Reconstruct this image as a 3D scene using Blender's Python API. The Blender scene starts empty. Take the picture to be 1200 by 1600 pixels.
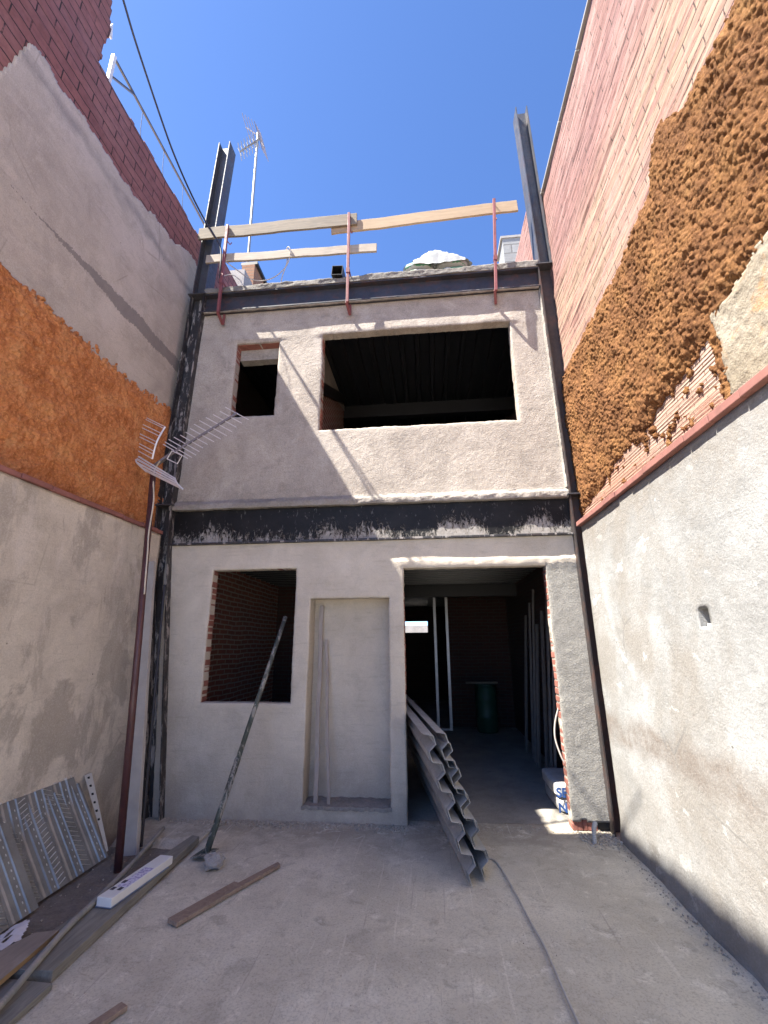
import bpy, bmesh, math, random
import numpy as np
from mathutils import Vector, Matrix, noise as mnoise

# ------------------------------------------------------------------ camera, sky, sun, exposure
S = bpy.context.scene
C = S.collection
random.seed(7)
F_PX, YAW, PITCH, ROLL = 705.29, 0.0990565, 0.280763, -0.0062204
CAM = Vector((0, 0, 1.6))


def cam_axes():
    fwd = Vector((-math.sin(YAW) * math.cos(PITCH), math.cos(YAW) * math.cos(PITCH), math.sin(PITCH)))
    r0 = Vector((math.cos(YAW), math.sin(YAW), 0))
    u0 = r0.cross(fwd)
    r = r0 * math.cos(ROLL) + u0 * math.sin(ROLL)
    u = u0 * math.cos(ROLL) - r0 * math.sin(ROLL)
    return r, u, fwd


RGT, UPV, FWD = cam_axes()
cam = bpy.data.objects.new('camera', bpy.data.cameras.new('camera'))
C.objects.link(cam)
cam.data.sensor_fit = 'HORIZONTAL'
cam.data.sensor_width = 36
cam.data.lens = F_PX / 1200 * 36
cam.data.clip_start = 0.05
cam.data.clip_end = 2000
cam.matrix_world = Matrix(((RGT.x, UPV.x, -FWD.x, CAM.x), (RGT.y, UPV.y, -FWD.y, CAM.y),
                           (RGT.z, UPV.z, -FWD.z, CAM.z), (0, 0, 0, 1)))
S.camera = cam

SUN_DIR = Vector((0.572, 0.236, -1.0)).normalized()          # the way the light travels
SUN_EL = math.asin(-SUN_DIR.z)
w = bpy.data.worlds.new('World')
S.world = w
w.use_nodes = True
wn = w.node_tree
bg = wn.nodes['Background']
sky = wn.nodes.new('ShaderNodeTexSky')
sky.sky_type = 'NISHITA'
sky.sun_disc = False
sky.sun_elevation = SUN_EL
sky.sun_rotation = math.atan2(-SUN_DIR.x, -SUN_DIR.y)
sky.air_density = 0.42
sky.dust_density = 0.15
sky.ozone_density = 10.0
wn.links.new(sky.outputs[0], bg.inputs[0])
bg.inputs[1].default_value = 0.055

sun = bpy.data.objects.new('sun', bpy.data.lights.new('sun', 'SUN'))
C.objects.link(sun)
sun.data.energy = 2.05
sun.data.angle = math.radians(0.5)
sun.data.color = (1.0, 0.945, 0.84)
sun.rotation_euler = SUN_DIR.to_track_quat('-Z', 'Y').to_euler()
sun.location = (-6, -3, 12)
S.view_settings.view_transform = 'Standard'
S.view_settings.look = 'None'
S.view_settings.gamma = 1
S.view_settings.exposure = 3.42
S.cycles.max_bounces = 12
S.cycles.diffuse_bounces = 10


def at(px, py, ax, val):
    """point of the plane (axis ax = val) that was measured at photograph pixel (px, py)"""
    d = RGT * ((px - 600) / F_PX) - UPV * ((py - 800) / F_PX) + FWD
    t = (val - CAM[ax]) / d[ax]
    return CAM + d * t


# ------------------------------------------------------------------ numpy noise
def _h(ix, iy, seed):
    h = (ix.astype(np.int64) * 374761393 + iy.astype(np.int64) * 668265263 + seed * 144269504) & 0xffffffff
    h = ((h ^ (h >> 13)) * 1274126177) & 0xffffffff
    h = h ^ (h >> 16)
    return (h & 0xffffff) / float(0xffffff)


def vn(x, y, seed=0):
    ix, iy = np.floor(x), np.floor(y)
    fx, fy = x - ix, y - iy
    fx, fy = fx * fx * (3 - 2 * fx), fy * fy * (3 - 2 * fy)
    a, b = _h(ix, iy, seed), _h(ix + 1, iy, seed)
    c, d = _h(ix, iy + 1, seed), _h(ix + 1, iy + 1, seed)
    return (a + (b - a) * fx) * (1 - fy) + (c + (d - c) * fx) * fy - 0.5


def fbm(x, y, seed=0, o=4):
    t, a = 0, 1.0
    for k in range(o):
        t = t + a * vn(x * 2 ** k + 17.3 * k, y * 2 ** k - 9.1 * k, seed + k)
        a *= .5
    return t


def cells(x, y, seed=0):
    """distance to the nearest jittered cell point"""
    ix, iy = np.floor(x), np.floor(y)
    best = np.full(np.shape(x), 9.0)
    for dx in (-1, 0, 1):
        for dy in (-1, 0, 1):
            cx, cy = ix + dx, iy + dy
            px, py = cx + _h(cx, cy, seed), cy + _h(cx, cy, seed + 5)
            best = np.minimum(best, np.hypot(px - x, py - y))
    return best


# ------------------------------------------------------------------ object helpers
def tag(o, label=None, cat=None, group=None, kind=None):
    if label: o['label'] = label
    if cat: o['category'] = cat
    if group: o['group'] = group
    if kind: o['kind'] = kind
    return o


def thing(name, label, cat, loc, group=None):
    o = bpy.data.objects.new(name, None)
    o.empty_display_size = .1
    C.objects.link(o)
    o.location = loc
    return tag(o, label, cat, group)


def wloc(o):
    v = Vector((0, 0, 0))
    while o:
        v += o.location
        o = o.parent
    return v


def link(name, me, mats, parent=None, loc=None, bevel=0):
    """me is in world coordinates; the object gets the origin loc (or its parent's origin)"""
    base = wloc(parent) if parent else Vector((0, 0, 0))
    org = Vector(loc) if loc is not None else base.copy()
    me.transform(Matrix.Translation(-org))
    for m in (mats if isinstance(mats, (list, tuple)) else [mats]):
        me.materials.append(m)
    o = bpy.data.objects.new(name, me)
    C.objects.link(o)
    o.parent = parent
    o.location = org - base
    if bevel:
        b = o.modifiers.new('bevel', 'BEVEL')
        b.width = bevel
        b.segments = 2
        b.limit_method = 'ANGLE'
    return o


class MB:
    def __init__(self):
        self.v, self.f, self.mi = [], [], []

    def add(self, vs, fs, mi=0):
        n = len(self.v)
        self.v += [tuple(p) for p in vs]
        self.f += [tuple(i + n for i in f) for f in fs]
        self.mi += [mi] * len(fs)
        return self

    def hexa(self, p, mi=0):
        """eight corners: bottom ring 0-3, top ring 4-7"""
        return self.add(p, [(3, 2, 1, 0), (4, 5, 6, 7), (0, 1, 5, 4), (1, 2, 6, 5), (2, 3, 7, 6), (3, 0, 4, 7)], mi)

    def box(self, x0, x1, y0, y1, z0, z1, mi=0):
        return self.hexa([(x0, y0, z0), (x1, y0, z0), (x1, y1, z0), (x0, y1, z0),
                          (x0, y0, z1), (x1, y0, z1), (x1, y1, z1), (x0, y1, z1)], mi)

    def bar(self, p, q, a, b, up=(0, 0, 1), mi=0):
        """rectangular bar p-q, width a across, b along up"""
        p, q = Vector(p), Vector(q)
        d = (q - p).normalized()
        s = d.cross(Vector(up)).normalized()
        u = s.cross(d)
        s, u = s * a / 2, u * b / 2
        return self.hexa([p - s - u, p + s - u, q + s - u, q - s - u, p - s + u, p + s + u, q + s + u, q - s + u], mi)

    def tube(self, pts, r, n=8, mi=0, cap=True):
        pts = [Vector(p) for p in pts]
        rs = r if isinstance(r, (list, tuple)) else [r] * len(pts)
        ring, ref = [], None
        for i, p in enumerate(pts):
            d = (pts[min(i + 1, len(pts) - 1)] - pts[max(i - 1, 0)]).normalized()
            if ref is None:
                ref = d.cross(Vector((.3, .2, 1)) if abs(d.z) < .9 else Vector((1, 0, 0))).normalized()
            s = (ref - d * ref.dot(d)).normalized()
            ref = s
            t = d.cross(s)
            ring.append([p + (s * math.cos(2 * math.pi * k / n) + t * math.sin(2 * math.pi * k / n)) * rs[i] for k in range(n)])
        vs = [v for rg in ring for v in rg]
        fs = [(i * n + k, i * n + (k + 1) % n, (i + 1) * n + (k + 1) % n, (i + 1) * n + k)
              for i in range(len(pts) - 1) for k in range(n)]
        if cap:
            fs += [tuple(range(n))[::-1], tuple((len(pts) - 1) * n + k for k in range(n))]
        return self.add(vs, fs, mi)

    def build(self, name, mats, parent=None, loc=None, bevel=0, smooth=False):
        me = bpy.data.meshes.new(name)
        me.from_pydata(self.v, [], self.f)
        me.polygons.foreach_set('material_index', self.mi)
        if smooth:
            me.polygons.foreach_set('use_smooth', [True] * len(self.f))
        bm = bmesh.new()
        bm.from_mesh(me)
        bmesh.ops.recalc_face_normals(bm, faces=bm.faces)
        bm.to_mesh(me)
        bm.free()
        return link(name, me, mats, parent, loc, bevel)


def base_of(mb):
    a = np.array([tuple(p) for p in mb.v])
    return ((a[:, 0].min() + a[:, 0].max()) / 2, (a[:, 1].min() + a[:, 1].max()) / 2, a[:, 2].min())


def single(mb, name, label, cat, mats, group=None, bevel=0, smooth=False, kind=None):
    o = mb.build(name, mats, None, base_of(mb), bevel, smooth)
    return tag(o, label, cat, group, kind)


def field(name, us, vs, place, mats, parent=None, keep=None, rim=0.0, flip=False, smooth=True, loc=None):
    """height-field sheet: place(U, V) -> X, Y, Z; cells with keep False are left out; rim: thickness vector for boundary edges"""
    U, V = np.meshgrid(us, vs, indexing='ij')
    X, Y, Z = place(U, V)
    nu, nv = U.shape
    P = np.stack([np.broadcast_to(X, U.shape), np.broadcast_to(Y, U.shape), np.broadcast_to(Z, U.shape)], -1).reshape(-1, 3)
    idx = np.arange(nu * nv).reshape(nu, nv)
    q = np.stack([idx[:-1, :-1], idx[1:, :-1], idx[1:, 1:], idx[:-1, 1:]], -1)
    if keep is not None:
        kc = keep((U[:-1, :-1] + U[1:, 1:]) / 2, (V[:-1, :-1] + V[1:, 1:]) / 2)
        q = q[kc]
    q = q.reshape(-1, 4)
    if flip: q = q[:, ::-1]
    if rim is not None and not isinstance(rim, float):
        e = np.concatenate([q[:, [0, 1]], q[:, [1, 2]], q[:, [2, 3]], q[:, [3, 0]]])
        key = np.sort(e, 1)
        k1 = key[:, 0].astype(np.int64) * (nu * nv + 1) + key[:, 1]
        _, inv, cnt = np.unique(k1, return_inverse=True, return_counts=True)
        be = e[cnt[inv] == 1]
        n = len(P)
        back = P + np.array(rim)
        P = np.concatenate([P, back])
        q2 = np.stack([be[:, 1], be[:, 0], be[:, 0] + n, be[:, 1] + n], -1)
        q = np.concatenate([q, q2])
        nr = len(q2)
    else:
        nr = 0
    used, inv = np.unique(q, return_inverse=True)
    P = P[used]
    q = inv.reshape(q.shape)
    me = bpy.data.meshes.new(name)
    me.from_pydata(P.tolist(), [], q.tolist())
    sm = np.ones(len(q), bool) if smooth else np.zeros(len(q), bool)
    if nr: sm[-nr:] = False
    me.polygons.foreach_set('use_smooth', sm)
    me.update()
    return link(name, me, mats, parent, loc)


def span(a, b, d):
    return np.linspace(a, b, max(2, int(round((b - a) / d)) + 1))


# ------------------------------------------------------------------ materials
class NT:
    def __init__(self, name):
        self.m = bpy.data.materials.new(name)
        self.m.use_nodes = True
        self.t = self.m.node_tree
        self.b = self.t.nodes['Principled BSDF']
        self.co = self.new('ShaderNodeTexCoord').outputs['Object']

    def new(self, k, **kw):
        n = self.t.nodes.new(k)
        for a, v in kw.items(): setattr(n, a, v)
        return n

    def inp(self, s, v):
        if isinstance(v, bpy.types.NodeSocket): self.t.links.new(v, s)
        elif isinstance(v, (tuple, list)) and len(v) == 3 and s.type == 'RGBA': s.default_value = (*v, 1)
        else: s.default_value = v

    def map(self, scale=(1, 1, 1), rot=(0, 0, 0), loc=(0, 0, 0), vec=None):
        n = self.new('ShaderNodeMapping')
        self.inp(n.inputs['Vector'], vec or self.co)
        n.inputs['Scale'].default_value = scale
        n.inputs['Rotation'].default_value = rot
        n.inputs['Location'].default_value = loc
        return n.outputs[0]

    def noise(self, scale, detail=5, rough=.55, vec=None, dist=0):
        n = self.new('ShaderNodeTexNoise')
        self.inp(n.inputs['Vector'], vec or self.co)
        n.inputs['Scale'].default_value = scale
        n.inputs['Detail'].default_value = detail
        n.inputs['Roughness'].default_value = rough
        n.inputs['Distortion'].default_value = dist
        return n.outputs['Fac']

    def vor(self, scale, vec=None, feat='F1', out='Distance'):
        n = self.new('ShaderNodeTexVoronoi', feature=feat)
        self.inp(n.inputs['Vector'], vec or self.co)
        n.inputs['Scale'].default_value = scale
        return n.outputs[out]

    def ramp(self, fac, *stops):
        n = self.new('ShaderNodeValToRGB')
        self.inp(n.inputs[0], fac)
        e = n.color_ramp.elements
        while len(e) < len(stops): e.new(.5)
        for el, (p, c) in zip(e, stops):
            el.position = p
            el.color = (*c, 1) if isinstance(c, (tuple, list)) else (c, c, c, 1)
        return n.outputs[0]

    def mix(self, fac, a, b, mode='MIX'):
        n = self.new('ShaderNodeMix', data_type='RGBA', blend_type=mode)
        self.inp(n.inputs[0], fac)
        self.inp(n.inputs[6], a)
        self.inp(n.inputs[7], b)
        return n.outputs[2]

    def mul(self, a, b, op='MULTIPLY', c=None):
        n = self.new('ShaderNodeMath', operation=op)
        self.inp(n.inputs[0], a)
        self.inp(n.inputs[1], b)
        if c is not None: self.inp(n.inputs[2], c)
        return n.outputs[0]

    def axis(self, k, vec=None):
        n = self.new('ShaderNodeSeparateXYZ')
        self.inp(n.inputs[0], vec or self.co)
        return n.outputs[k]

    def comb(self, x, y, z=0.0):
        n = self.new('ShaderNodeCombineXYZ')
        for s, v in zip(n.inputs, (x, y, z)): self.inp(s, v)
        return n.outputs[0]

    def bump(self, h, strength=.3, dist=.01, prev=None):
        n = self.new('ShaderNodeBump')
        n.inputs['Strength'].default_value = strength
        n.inputs['Distance'].default_value = dist
        self.inp(n.inputs['Height'], h)
        if prev: self.inp(n.inputs['Normal'], prev)
        return n.outputs[0]

    def out(self, col, rough=.9, normal=None, metal=0.0, spec=None):
        self.inp(self.b.inputs['Base Color'], col)
        self.inp(self.b.inputs['Roughness'], rough)
        self.inp(self.b.inputs['Metallic'], metal)
        if spec is not None: self.inp(self.b.inputs['Specular IOR Level'], spec)
        if normal: self.inp(self.b.inputs['Normal'], normal)
        return self.m

    def band(self, ax, c, hw, soft, amp=.05, nscale=3, nvec=None):
        """soft mask round coordinate ax = c"""
        v = self.mul(self.axis(ax), self.mul(self.mul(self.noise(nscale, 4, .6, nvec), .5, 'SUBTRACT'), amp * 2), 'ADD')
        d = self.mul(self.mul(v, c, 'SUBTRACT'), 1, 'MULTIPLY')
        n = self.new('ShaderNodeMath', operation='ABSOLUTE')
        self.inp(n.inputs[0], d)
        mr = self.new('ShaderNodeMapRange')
        self.inp(mr.inputs[0], n.outputs[0])
        mr.inputs[1].default_value = hw + soft
        mr.inputs[2].default_value = hw
        mr.inputs[3].default_value = 0
        mr.inputs[4].default_value = 1
        return mr.outputs[0]


def ss(x, a, b):
    t = np.clip((x - a) / (b - a), 0, 1)
    return t * t * (3 - 2 * t)


def plaster(name, c0, c1, c2, stains=(), bands=(), bump=.35, fine=90, pits=True, rough=.92, mottle=.5, grain=.3):
    t = NT(name)
    dk = tuple(c * .62 for c in c0)
    col = t.ramp(t.noise(.9, 6, .62, dist=.4), (.34, c0), (.5, c1), (.64, c2))
    col = t.mix(t.mul(t.ramp(t.noise(3.3, 7, .68, dist=.5), (.46, 0), (.66, 1)), mottle), col, tuple(c * .72 for c in c0))
    col = t.mix(t.mul(t.ramp(t.noise(4.1, 7, .7, t.map((1, 1, 1), loc=(5, 2, 7)), .6), (.52, 0), (.68, 1)), mottle * .8), col, tuple(min(.8, c * 1.14) for c in c2))
    for k, rot in enumerate(((.25, .1, .35), (1.1, .5, .2))):
        trow = t.noise(1, 5, .6, t.map((4, 4, 34), rot=rot, loc=(k * 2.7, 0, 0)), .2)
        col = t.mix(t.ramp(trow, (.56, 0), (.7, .28)), col, c2 if k else dk)
    for (sc, vec, lo, hi, k, cc) in stains:
        col = t.mix(t.mul(t.ramp(t.noise(sc, 6, .66, t.map(*vec), .3), (lo, 0), (hi, 1)), k), col, cc)
    for (ax, c, hw, soft, amp, k, cc) in bands:
        m = t.mul(t.band(ax, c, hw, soft, amp), t.ramp(t.noise(4, 5, .7), (.32, .25), (.58, 1)))
        col = t.mix(t.mul(m, k), col, cc)
    col = t.mix(t.mul(t.ramp(t.noise(fine * 1.1, 3, .75), (.36, 1), (.52, 0)), grain), col, tuple(c * .5 for c in c0))
    col = t.mix(t.mul(t.ramp(t.noise(fine * .9, 3, .75, t.map((1, 1, 1), loc=(9, 4, 1))), (.5, 0), (.66, 1)), grain * .7), col, tuple(min(.85, c * 1.25) for c in c2))
    if pits:
        pv = t.vor(3.7)
        col = t.mix(t.ramp(pv, (.018, .75), (.035, 0)), col, (.07, .06, .05))
        cr = t.vor(.9, t.map((1, 1, 1), loc=(1, 2, 3)), 'DISTANCE_TO_EDGE')
        cr = t.mul(t.ramp(cr, (.002, 1), (.006, 0)), t.ramp(t.noise(1.7, 3), (.5, 0), (.6, .6)))
        col = t.mix(cr, col, dk)
    n = t.bump(t.noise(24, 5, .7), bump, .014)
    n = t.bump(t.noise(fine, 4, .75), bump, .009, n)
    return t.out(col, rough, n)


def steel(name, base, splash=.0, splash_col=(.3, .28, .27), rust=0, rough=.5, sc=14, stretch=(1, 1, .25), metal=.0, zlo=None):
    t = NT(name)
    col = t.mix(t.ramp(t.noise(3, 5, .6), (.35, 0), (.7, .7)), base, tuple(min(1, b * 1.8 + .008) for b in base))
    if rust:
        col = t.mix(t.mul(t.ramp(t.noise(9, 6, .7), (.5, 0), (.68, 1)), rust), col, (.1, .04, .025))
    r = t.ramp(t.noise(20, 4, .6), (.3, max(.05, rough - .15)), (.7, min(1, rough + .2)))
    h = t.noise(40, 4, .6)
    if splash > 0:
        mp = t.map(stretch, rot=(0, .45, 0))
        s = t.ramp(t.noise(sc, 5, .75, mp, .6), (1 - splash, 0), (1 - splash + .06, 1))
        if zlo:
            g = t.new('ShaderNodeMapRange')
            t.inp(g.inputs[0], t.mul(t.axis(2), t.mul(t.noise(7, 3, .5), .14), 'ADD'))
            g.inputs[1].default_value, g.inputs[2].default_value = zlo[0], zlo[1]
            g.inputs[3].default_value, g.inputs[4].default_value = 1, 0
            s = t.mul(s, g.outputs[0])
        col = t.mix(t.mul(s, .9), col, splash_col)
        r = t.mix(s, r, (.95, .95, .95))
        h = t.mix(.5, h, s)
    n = t.bump(h, .2, .004)
    return t.out(col, r, n, metal)


def wood(name, c0, c1, axis_scale=(2, 22, 22), rough=.8, dirt=.3):
    t = NT(name)
    g = t.noise(1.6, 6, .65, t.map(axis_scale), 1.2)
    col = t.ramp(g, (.3, c0), (.7, c1))
    col = t.mix(t.ramp(t.noise(3, 5, .6), (.5, 0), (.75, dirt)), col, (.12, .105, .09))
    kn = t.vor(1.7, t.map((1, 3, 3)))
    col = t.mix(t.ramp(kn, (.05, .7), (.12, 0)), col, tuple(v * .35 for v in c0))
    n = t.bump(g, .25, .004)
    return t.out(col, rough, n)


def plain(name, col, rough=.6, metal=0.0, var=.25, sc=12, spec=None):
    t = NT(name)
    dk = tuple(v * (1 - var) for v in col)
    c = t.ramp(t.noise(sc, 5, .65), (.3, dk), (.7, col))
    return t.out(c, rough, t.bump(t.noise(sc * 5, 3), .12, .003), metal, spec)


def brick_mat(name, cols, mortar, bw=.25, rh=.07, ms=.008, vec_axes=(1, 2), bump=.7, dirt=.25, broken=.0, patches=(), haze=None, streak=0):
    """broken: how much of the joints is filled flush; patches: (axis2 centre, half width, soft, strength, colour)"""
    t = NT(name)
    wob = t.mul(t.mul(t.noise(1.8, 3), .5, 'SUBTRACT'), .05)
    u, v = t.axis(vec_axes[0]), t.mul(t.axis(vec_axes[1]), wob, 'ADD')
    bt = t.new('ShaderNodeTexBrick')
    t.inp(bt.inputs['Vector'], t.comb(u, v))
    bt.inputs['Color1'].default_value = (*cols[0], 1)
    bt.inputs['Color2'].default_value = (*cols[1], 1)
    bt.inputs['Mortar'].default_value = (*cols[2], 1)
    bt.inputs['Scale'].default_value = 1
    bt.inputs['Mortar Size'].default_value = ms
    bt.inputs['Mortar Smooth'].default_value = .3
    bt.inputs['Brick Width'].default_value = bw
    bt.inputs['Row Height'].default_value = rh
    bt.inputs['Bias'].default_value = .1
    col = bt.outputs[0]
    col = t.mix(t.ramp(t.noise(1.6, 6, .65), (.42, 0), (.66, .6)), col, cols[2])
    for (c, hw, soft, k, cc) in patches:
        m = t.band(vec_axes[1], c, hw, soft, .3, 1.6, t.map((1, .45, 2)))
        col = t.mix(t.mul(t.mul(m, t.ramp(t.noise(2.2, 6, .7, t.map((1, .5, 6))), (.38, 0), (.55, 1))), k), col, cc)
    if streak:
        for k, cc in enumerate((tuple(c * .5 for c in cols[0]), tuple(min(.8, c * 1.5 + .04) for c in cols[1]))):
            sn = t.noise(1.2, 6, .72, t.map((1, .8, 17), loc=(0, 2.2 * k, 5.1 * k)), .2)
            col = t.mix(t.mul(t.ramp(sn, (.53, 0), (.66, 1)), streak), col, cc)
    if haze:
        col = t.mix(t.ramp(t.noise(1.1, 6, .7, t.map((1, .7, 1), loc=(2, 7, 1))), (.5, 0), (.72, .75)), col, haze)
    jm = bt.outputs['Fac']
    if broken:
        jm = t.mul(jm, t.ramp(t.noise(2.6, 6, .75, t.map((1, 1, 3), loc=(0, 3, 2))), (broken - .03, 0), (broken + .08, 1)))
    col = t.mix(jm, col, mortar)
    col = t.mix(t.ramp(t.noise(15, 5, .7), (.45, 0), (.75, dirt)), col, tuple(c * .4 for c in cols[0]))
    chip = t.ramp(t.vor(11, t.map((1, .5, 1.6))), (.03, .9), (.07, 0))
    col = t.mix(t.mul(chip, t.ramp(t.noise(2, 3), (.5, 0), (.6, 1))), col, tuple(c * .3 for c in cols[0]))
    n = t.bump(t.mul(1.0, jm, 'SUBTRACT'), bump, .012)
    n = t.bump(t.noise(7, 6, .75, t.map((1, .5, 3))), .35, .02, n)
    n = t.bump(t.noise(45, 5, .7), .35, .006, n)
    return t.out(col, .92, n)


def foam_mat(name, c0, c1, c2, fine=55, pale=None):
    t = NT(name)
    col = t.ramp(t.noise(4, 6, .65), (.34, c0), (.5, c1), (.66, c2))
    col = t.mix(t.ramp(t.noise(fine * .7, 4, .75), (.36, .55), (.54, 0)), col, tuple(c * .45 for c in c0))
    col = t.mix(t.ramp(t.noise(fine, 4, .75, t.map((1, 1, 1), loc=(3, 1, 6))), (.52, 0), (.68, .6)), col, tuple(min(.85, c * 1.35) for c in c2))
    if pale:
        col = t.mix(t.ramp(t.noise(3, 6, .7, t.map((1, 1, 1), loc=(8, 1, 2))), (.6, 0), (.72, .6)), col, pale)
    n = t.bump(t.noise(fine, 5, .8), .8, .018)
    n = t.bump(t.noise(fine * 2.2, 4, .8), .5, .008, n)
    return t.out(col, .95, n, spec=.15)


M = {}
M['facade'] = plaster('facade_plaster', (.32, .281, .243), (.38, .335, .29), (.44, .39, .34),
                      stains=[(1.1, ((1, 1, .5),), .5, .68, .5, (.29, .25, .22)), (1.7, ((1.5, 1, .8), (0, 0, 0), (4, 0, 2)), .53, .66, .55, (.47, .425, .38))], bump=.8, fine=75, pits=False, grain=.45, mottle=.75)
M['lower_facade'] = plaster('smooth_facade_plaster', (.45, .395, .325), (.52, .46, .38), (.57, .505, .42),
                            stains=[(1.3, ((1, 1, .6),), .5, .68, .5, (.37, .32, .265)), (1.5, ((1, 1, .9), (0, 0, 0), (3, 0, 4)), .54, .66, .5, (.60, .54, .46))],
                            bands=[(2, .12, .1, .3, .15, .55, (.31, .265, .22))], bump=.4, fine=100, pits=False, mottle=.35, grain=.2)
M['rough_edge'] = plaster('rough_mortar', (.21, .188, .165), (.29, .26, .23), (.37, .335, .30), bump=.9, fine=45, pits=False)
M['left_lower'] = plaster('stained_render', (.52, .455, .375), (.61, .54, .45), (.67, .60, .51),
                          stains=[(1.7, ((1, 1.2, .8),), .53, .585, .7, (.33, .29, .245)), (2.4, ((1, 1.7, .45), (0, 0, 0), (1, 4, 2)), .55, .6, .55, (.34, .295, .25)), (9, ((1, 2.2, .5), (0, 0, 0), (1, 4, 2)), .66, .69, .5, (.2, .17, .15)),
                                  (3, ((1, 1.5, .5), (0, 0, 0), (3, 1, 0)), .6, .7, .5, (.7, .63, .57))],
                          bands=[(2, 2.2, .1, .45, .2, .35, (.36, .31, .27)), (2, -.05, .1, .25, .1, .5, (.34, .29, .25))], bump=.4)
M['left_upper'] = plaster('old_render', (.40, .342, .285), (.47, .405, .34), (.53, .46, .395),
                          stains=[(1.2, ((1, 1, 1),), .55, .75, .5, (.50, .40, .345)), (1.6, ((1, 1, 1), (0, 0, 0), (2, 5, 1)), .55, .7, .4, (.36, .32, .28))],
                          bands=[(2, 6.33, .015, .07, .1, .6, (.17, .155, .145))], bump=.4)
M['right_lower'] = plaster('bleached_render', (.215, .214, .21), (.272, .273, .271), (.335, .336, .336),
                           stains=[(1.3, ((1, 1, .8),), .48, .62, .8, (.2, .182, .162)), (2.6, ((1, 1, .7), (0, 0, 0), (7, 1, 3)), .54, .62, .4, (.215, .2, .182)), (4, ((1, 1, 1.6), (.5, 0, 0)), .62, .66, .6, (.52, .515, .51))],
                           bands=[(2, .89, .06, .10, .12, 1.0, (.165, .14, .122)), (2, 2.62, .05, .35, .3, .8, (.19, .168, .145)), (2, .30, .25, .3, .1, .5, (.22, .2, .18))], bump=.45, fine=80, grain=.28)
M['right_patch'] = plaster('grey_yellow_render', (.2, .165, .115), (.26, .22, .165), (.32, .29, .24), bump=.9, fine=50, stains=[(5, ((1, 1, 1),), .55, .62, .7, (.36, .2, .09))])
def add_streak(m):
    # dark rough smear that starts as a hair line and widens towards the house
    t = NT.__new__(NT)
    t.m, t.t, t.b = m, m.node_tree, m.node_tree.nodes['Principled BSDF']
    t.co = t.new('ShaderNodeTexCoord').outputs['Object']
    old = t.b.inputs['Base Color'].links[0].from_socket
    z = t.mul(t.axis(2), t.mul(t.mul(t.noise(2.2, 4, .6), .5, 'SUBTRACT'), .12), 'ADD')
    d = t.new('ShaderNodeMath', operation='ABSOLUTE')
    t.inp(d.inputs[0], t.mul(z, 5.16, 'SUBTRACT'))
    wd = t.new('ShaderNodeMapRange')
    t.inp(wd.inputs[0], t.axis(1))
    for k, v in enumerate((.55, 1.7, .0, .085)): wd.inputs[k + 1].default_value = v
    m_ = t.new('ShaderNodeMath', operation='LESS_THAN')
    t.inp(m_.inputs[0], t.mul(d.outputs[0], t.mul(t.mul(t.noise(30, 4, .8), .5, 'SUBTRACT'), .12), 'ADD'))
    t.inp(m_.inputs[1], wd.outputs[0])
    t.inp(t.b.inputs['Base Color'], t.mix(t.mul(m_.outputs[0], .72), old, (.15, .13, .122)))


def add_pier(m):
    # the pier right of the doorway is made darker and coarser than the rest of the front
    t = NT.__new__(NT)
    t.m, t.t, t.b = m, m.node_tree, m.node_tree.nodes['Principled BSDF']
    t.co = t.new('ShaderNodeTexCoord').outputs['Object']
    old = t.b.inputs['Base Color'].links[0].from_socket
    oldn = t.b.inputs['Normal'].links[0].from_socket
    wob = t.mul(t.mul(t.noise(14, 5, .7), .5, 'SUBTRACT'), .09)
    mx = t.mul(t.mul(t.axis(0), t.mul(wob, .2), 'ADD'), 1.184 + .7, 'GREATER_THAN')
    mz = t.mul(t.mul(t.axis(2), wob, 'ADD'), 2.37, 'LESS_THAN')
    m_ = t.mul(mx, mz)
    pier_col = t.ramp(t.noise(5, 6, .7), (.35, (.225, .213, .195)), (.65, (.31, .296, .272)))
    pier_col = t.mix(t.ramp(t.noise(75, 3, .75), (.38, .5), (.54, 0)), pier_col, (.13, .123, .112))
    t.inp(t.b.inputs['Base Color'], t.mix(m_, old, pier_col))
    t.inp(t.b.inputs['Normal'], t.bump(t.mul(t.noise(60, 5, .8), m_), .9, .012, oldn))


add_streak(M['left_upper'])
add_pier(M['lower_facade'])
M['left_brick'] = brick_mat('red_hollow_brick', [(.215, .08, .07), (.30, .118, .1), (.18, .075, .07)], (.03, .017, .016), bw=.33, rh=.118, ms=.007, broken=.4, haze=(.29, .14, .125), dirt=.5)
M['right_brick'] = brick_mat('weathered_painted_brick', [(.195, .09, .074), (.245, .118, .096), (.215, .105, .088)], (.06, .032, .026), bw=.30, rh=.072, ms=.005, bump=.8,
                             broken=.44, patches=[(4.85, .55, .5, .9, (.30, .205, .14)), (6.2, .25, .5, .5, (.17, .085, .085))], haze=(.32, .195, .165), streak=.65)
M['ribbed_tile'] = brick_mat('ribbed_hollow_tile', [(.33, .17, .12), (.37, .2, .14), (.3, .19, .15)], (.16, .1, .07), bw=.3, rh=.026, ms=.004, bump=.9, broken=.35, haze=(.4, .33, .28), streak=.4)
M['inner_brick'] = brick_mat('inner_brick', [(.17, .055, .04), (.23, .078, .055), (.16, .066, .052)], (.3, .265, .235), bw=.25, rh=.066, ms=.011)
M['shade_brick'] = brick_mat('shaded_inner_brick', [(.05, .02, .016), (.06, .024, .02), (.045, .02, .018)], (.05, .04, .036), bw=.25, rh=.066, ms=.01)  # inner brick darkened: the gloom of the interior is put into its colour
M['shade_brick_x'] = brick_mat('shaded_back_brick', [(.05, .02, .016), (.06, .024, .02), (.045, .02, .018)], (.05, .04, .036), bw=.25, rh=.066, ms=.01, vec_axes=(0, 2))  # same darkened copy for the walls running across the house
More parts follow.
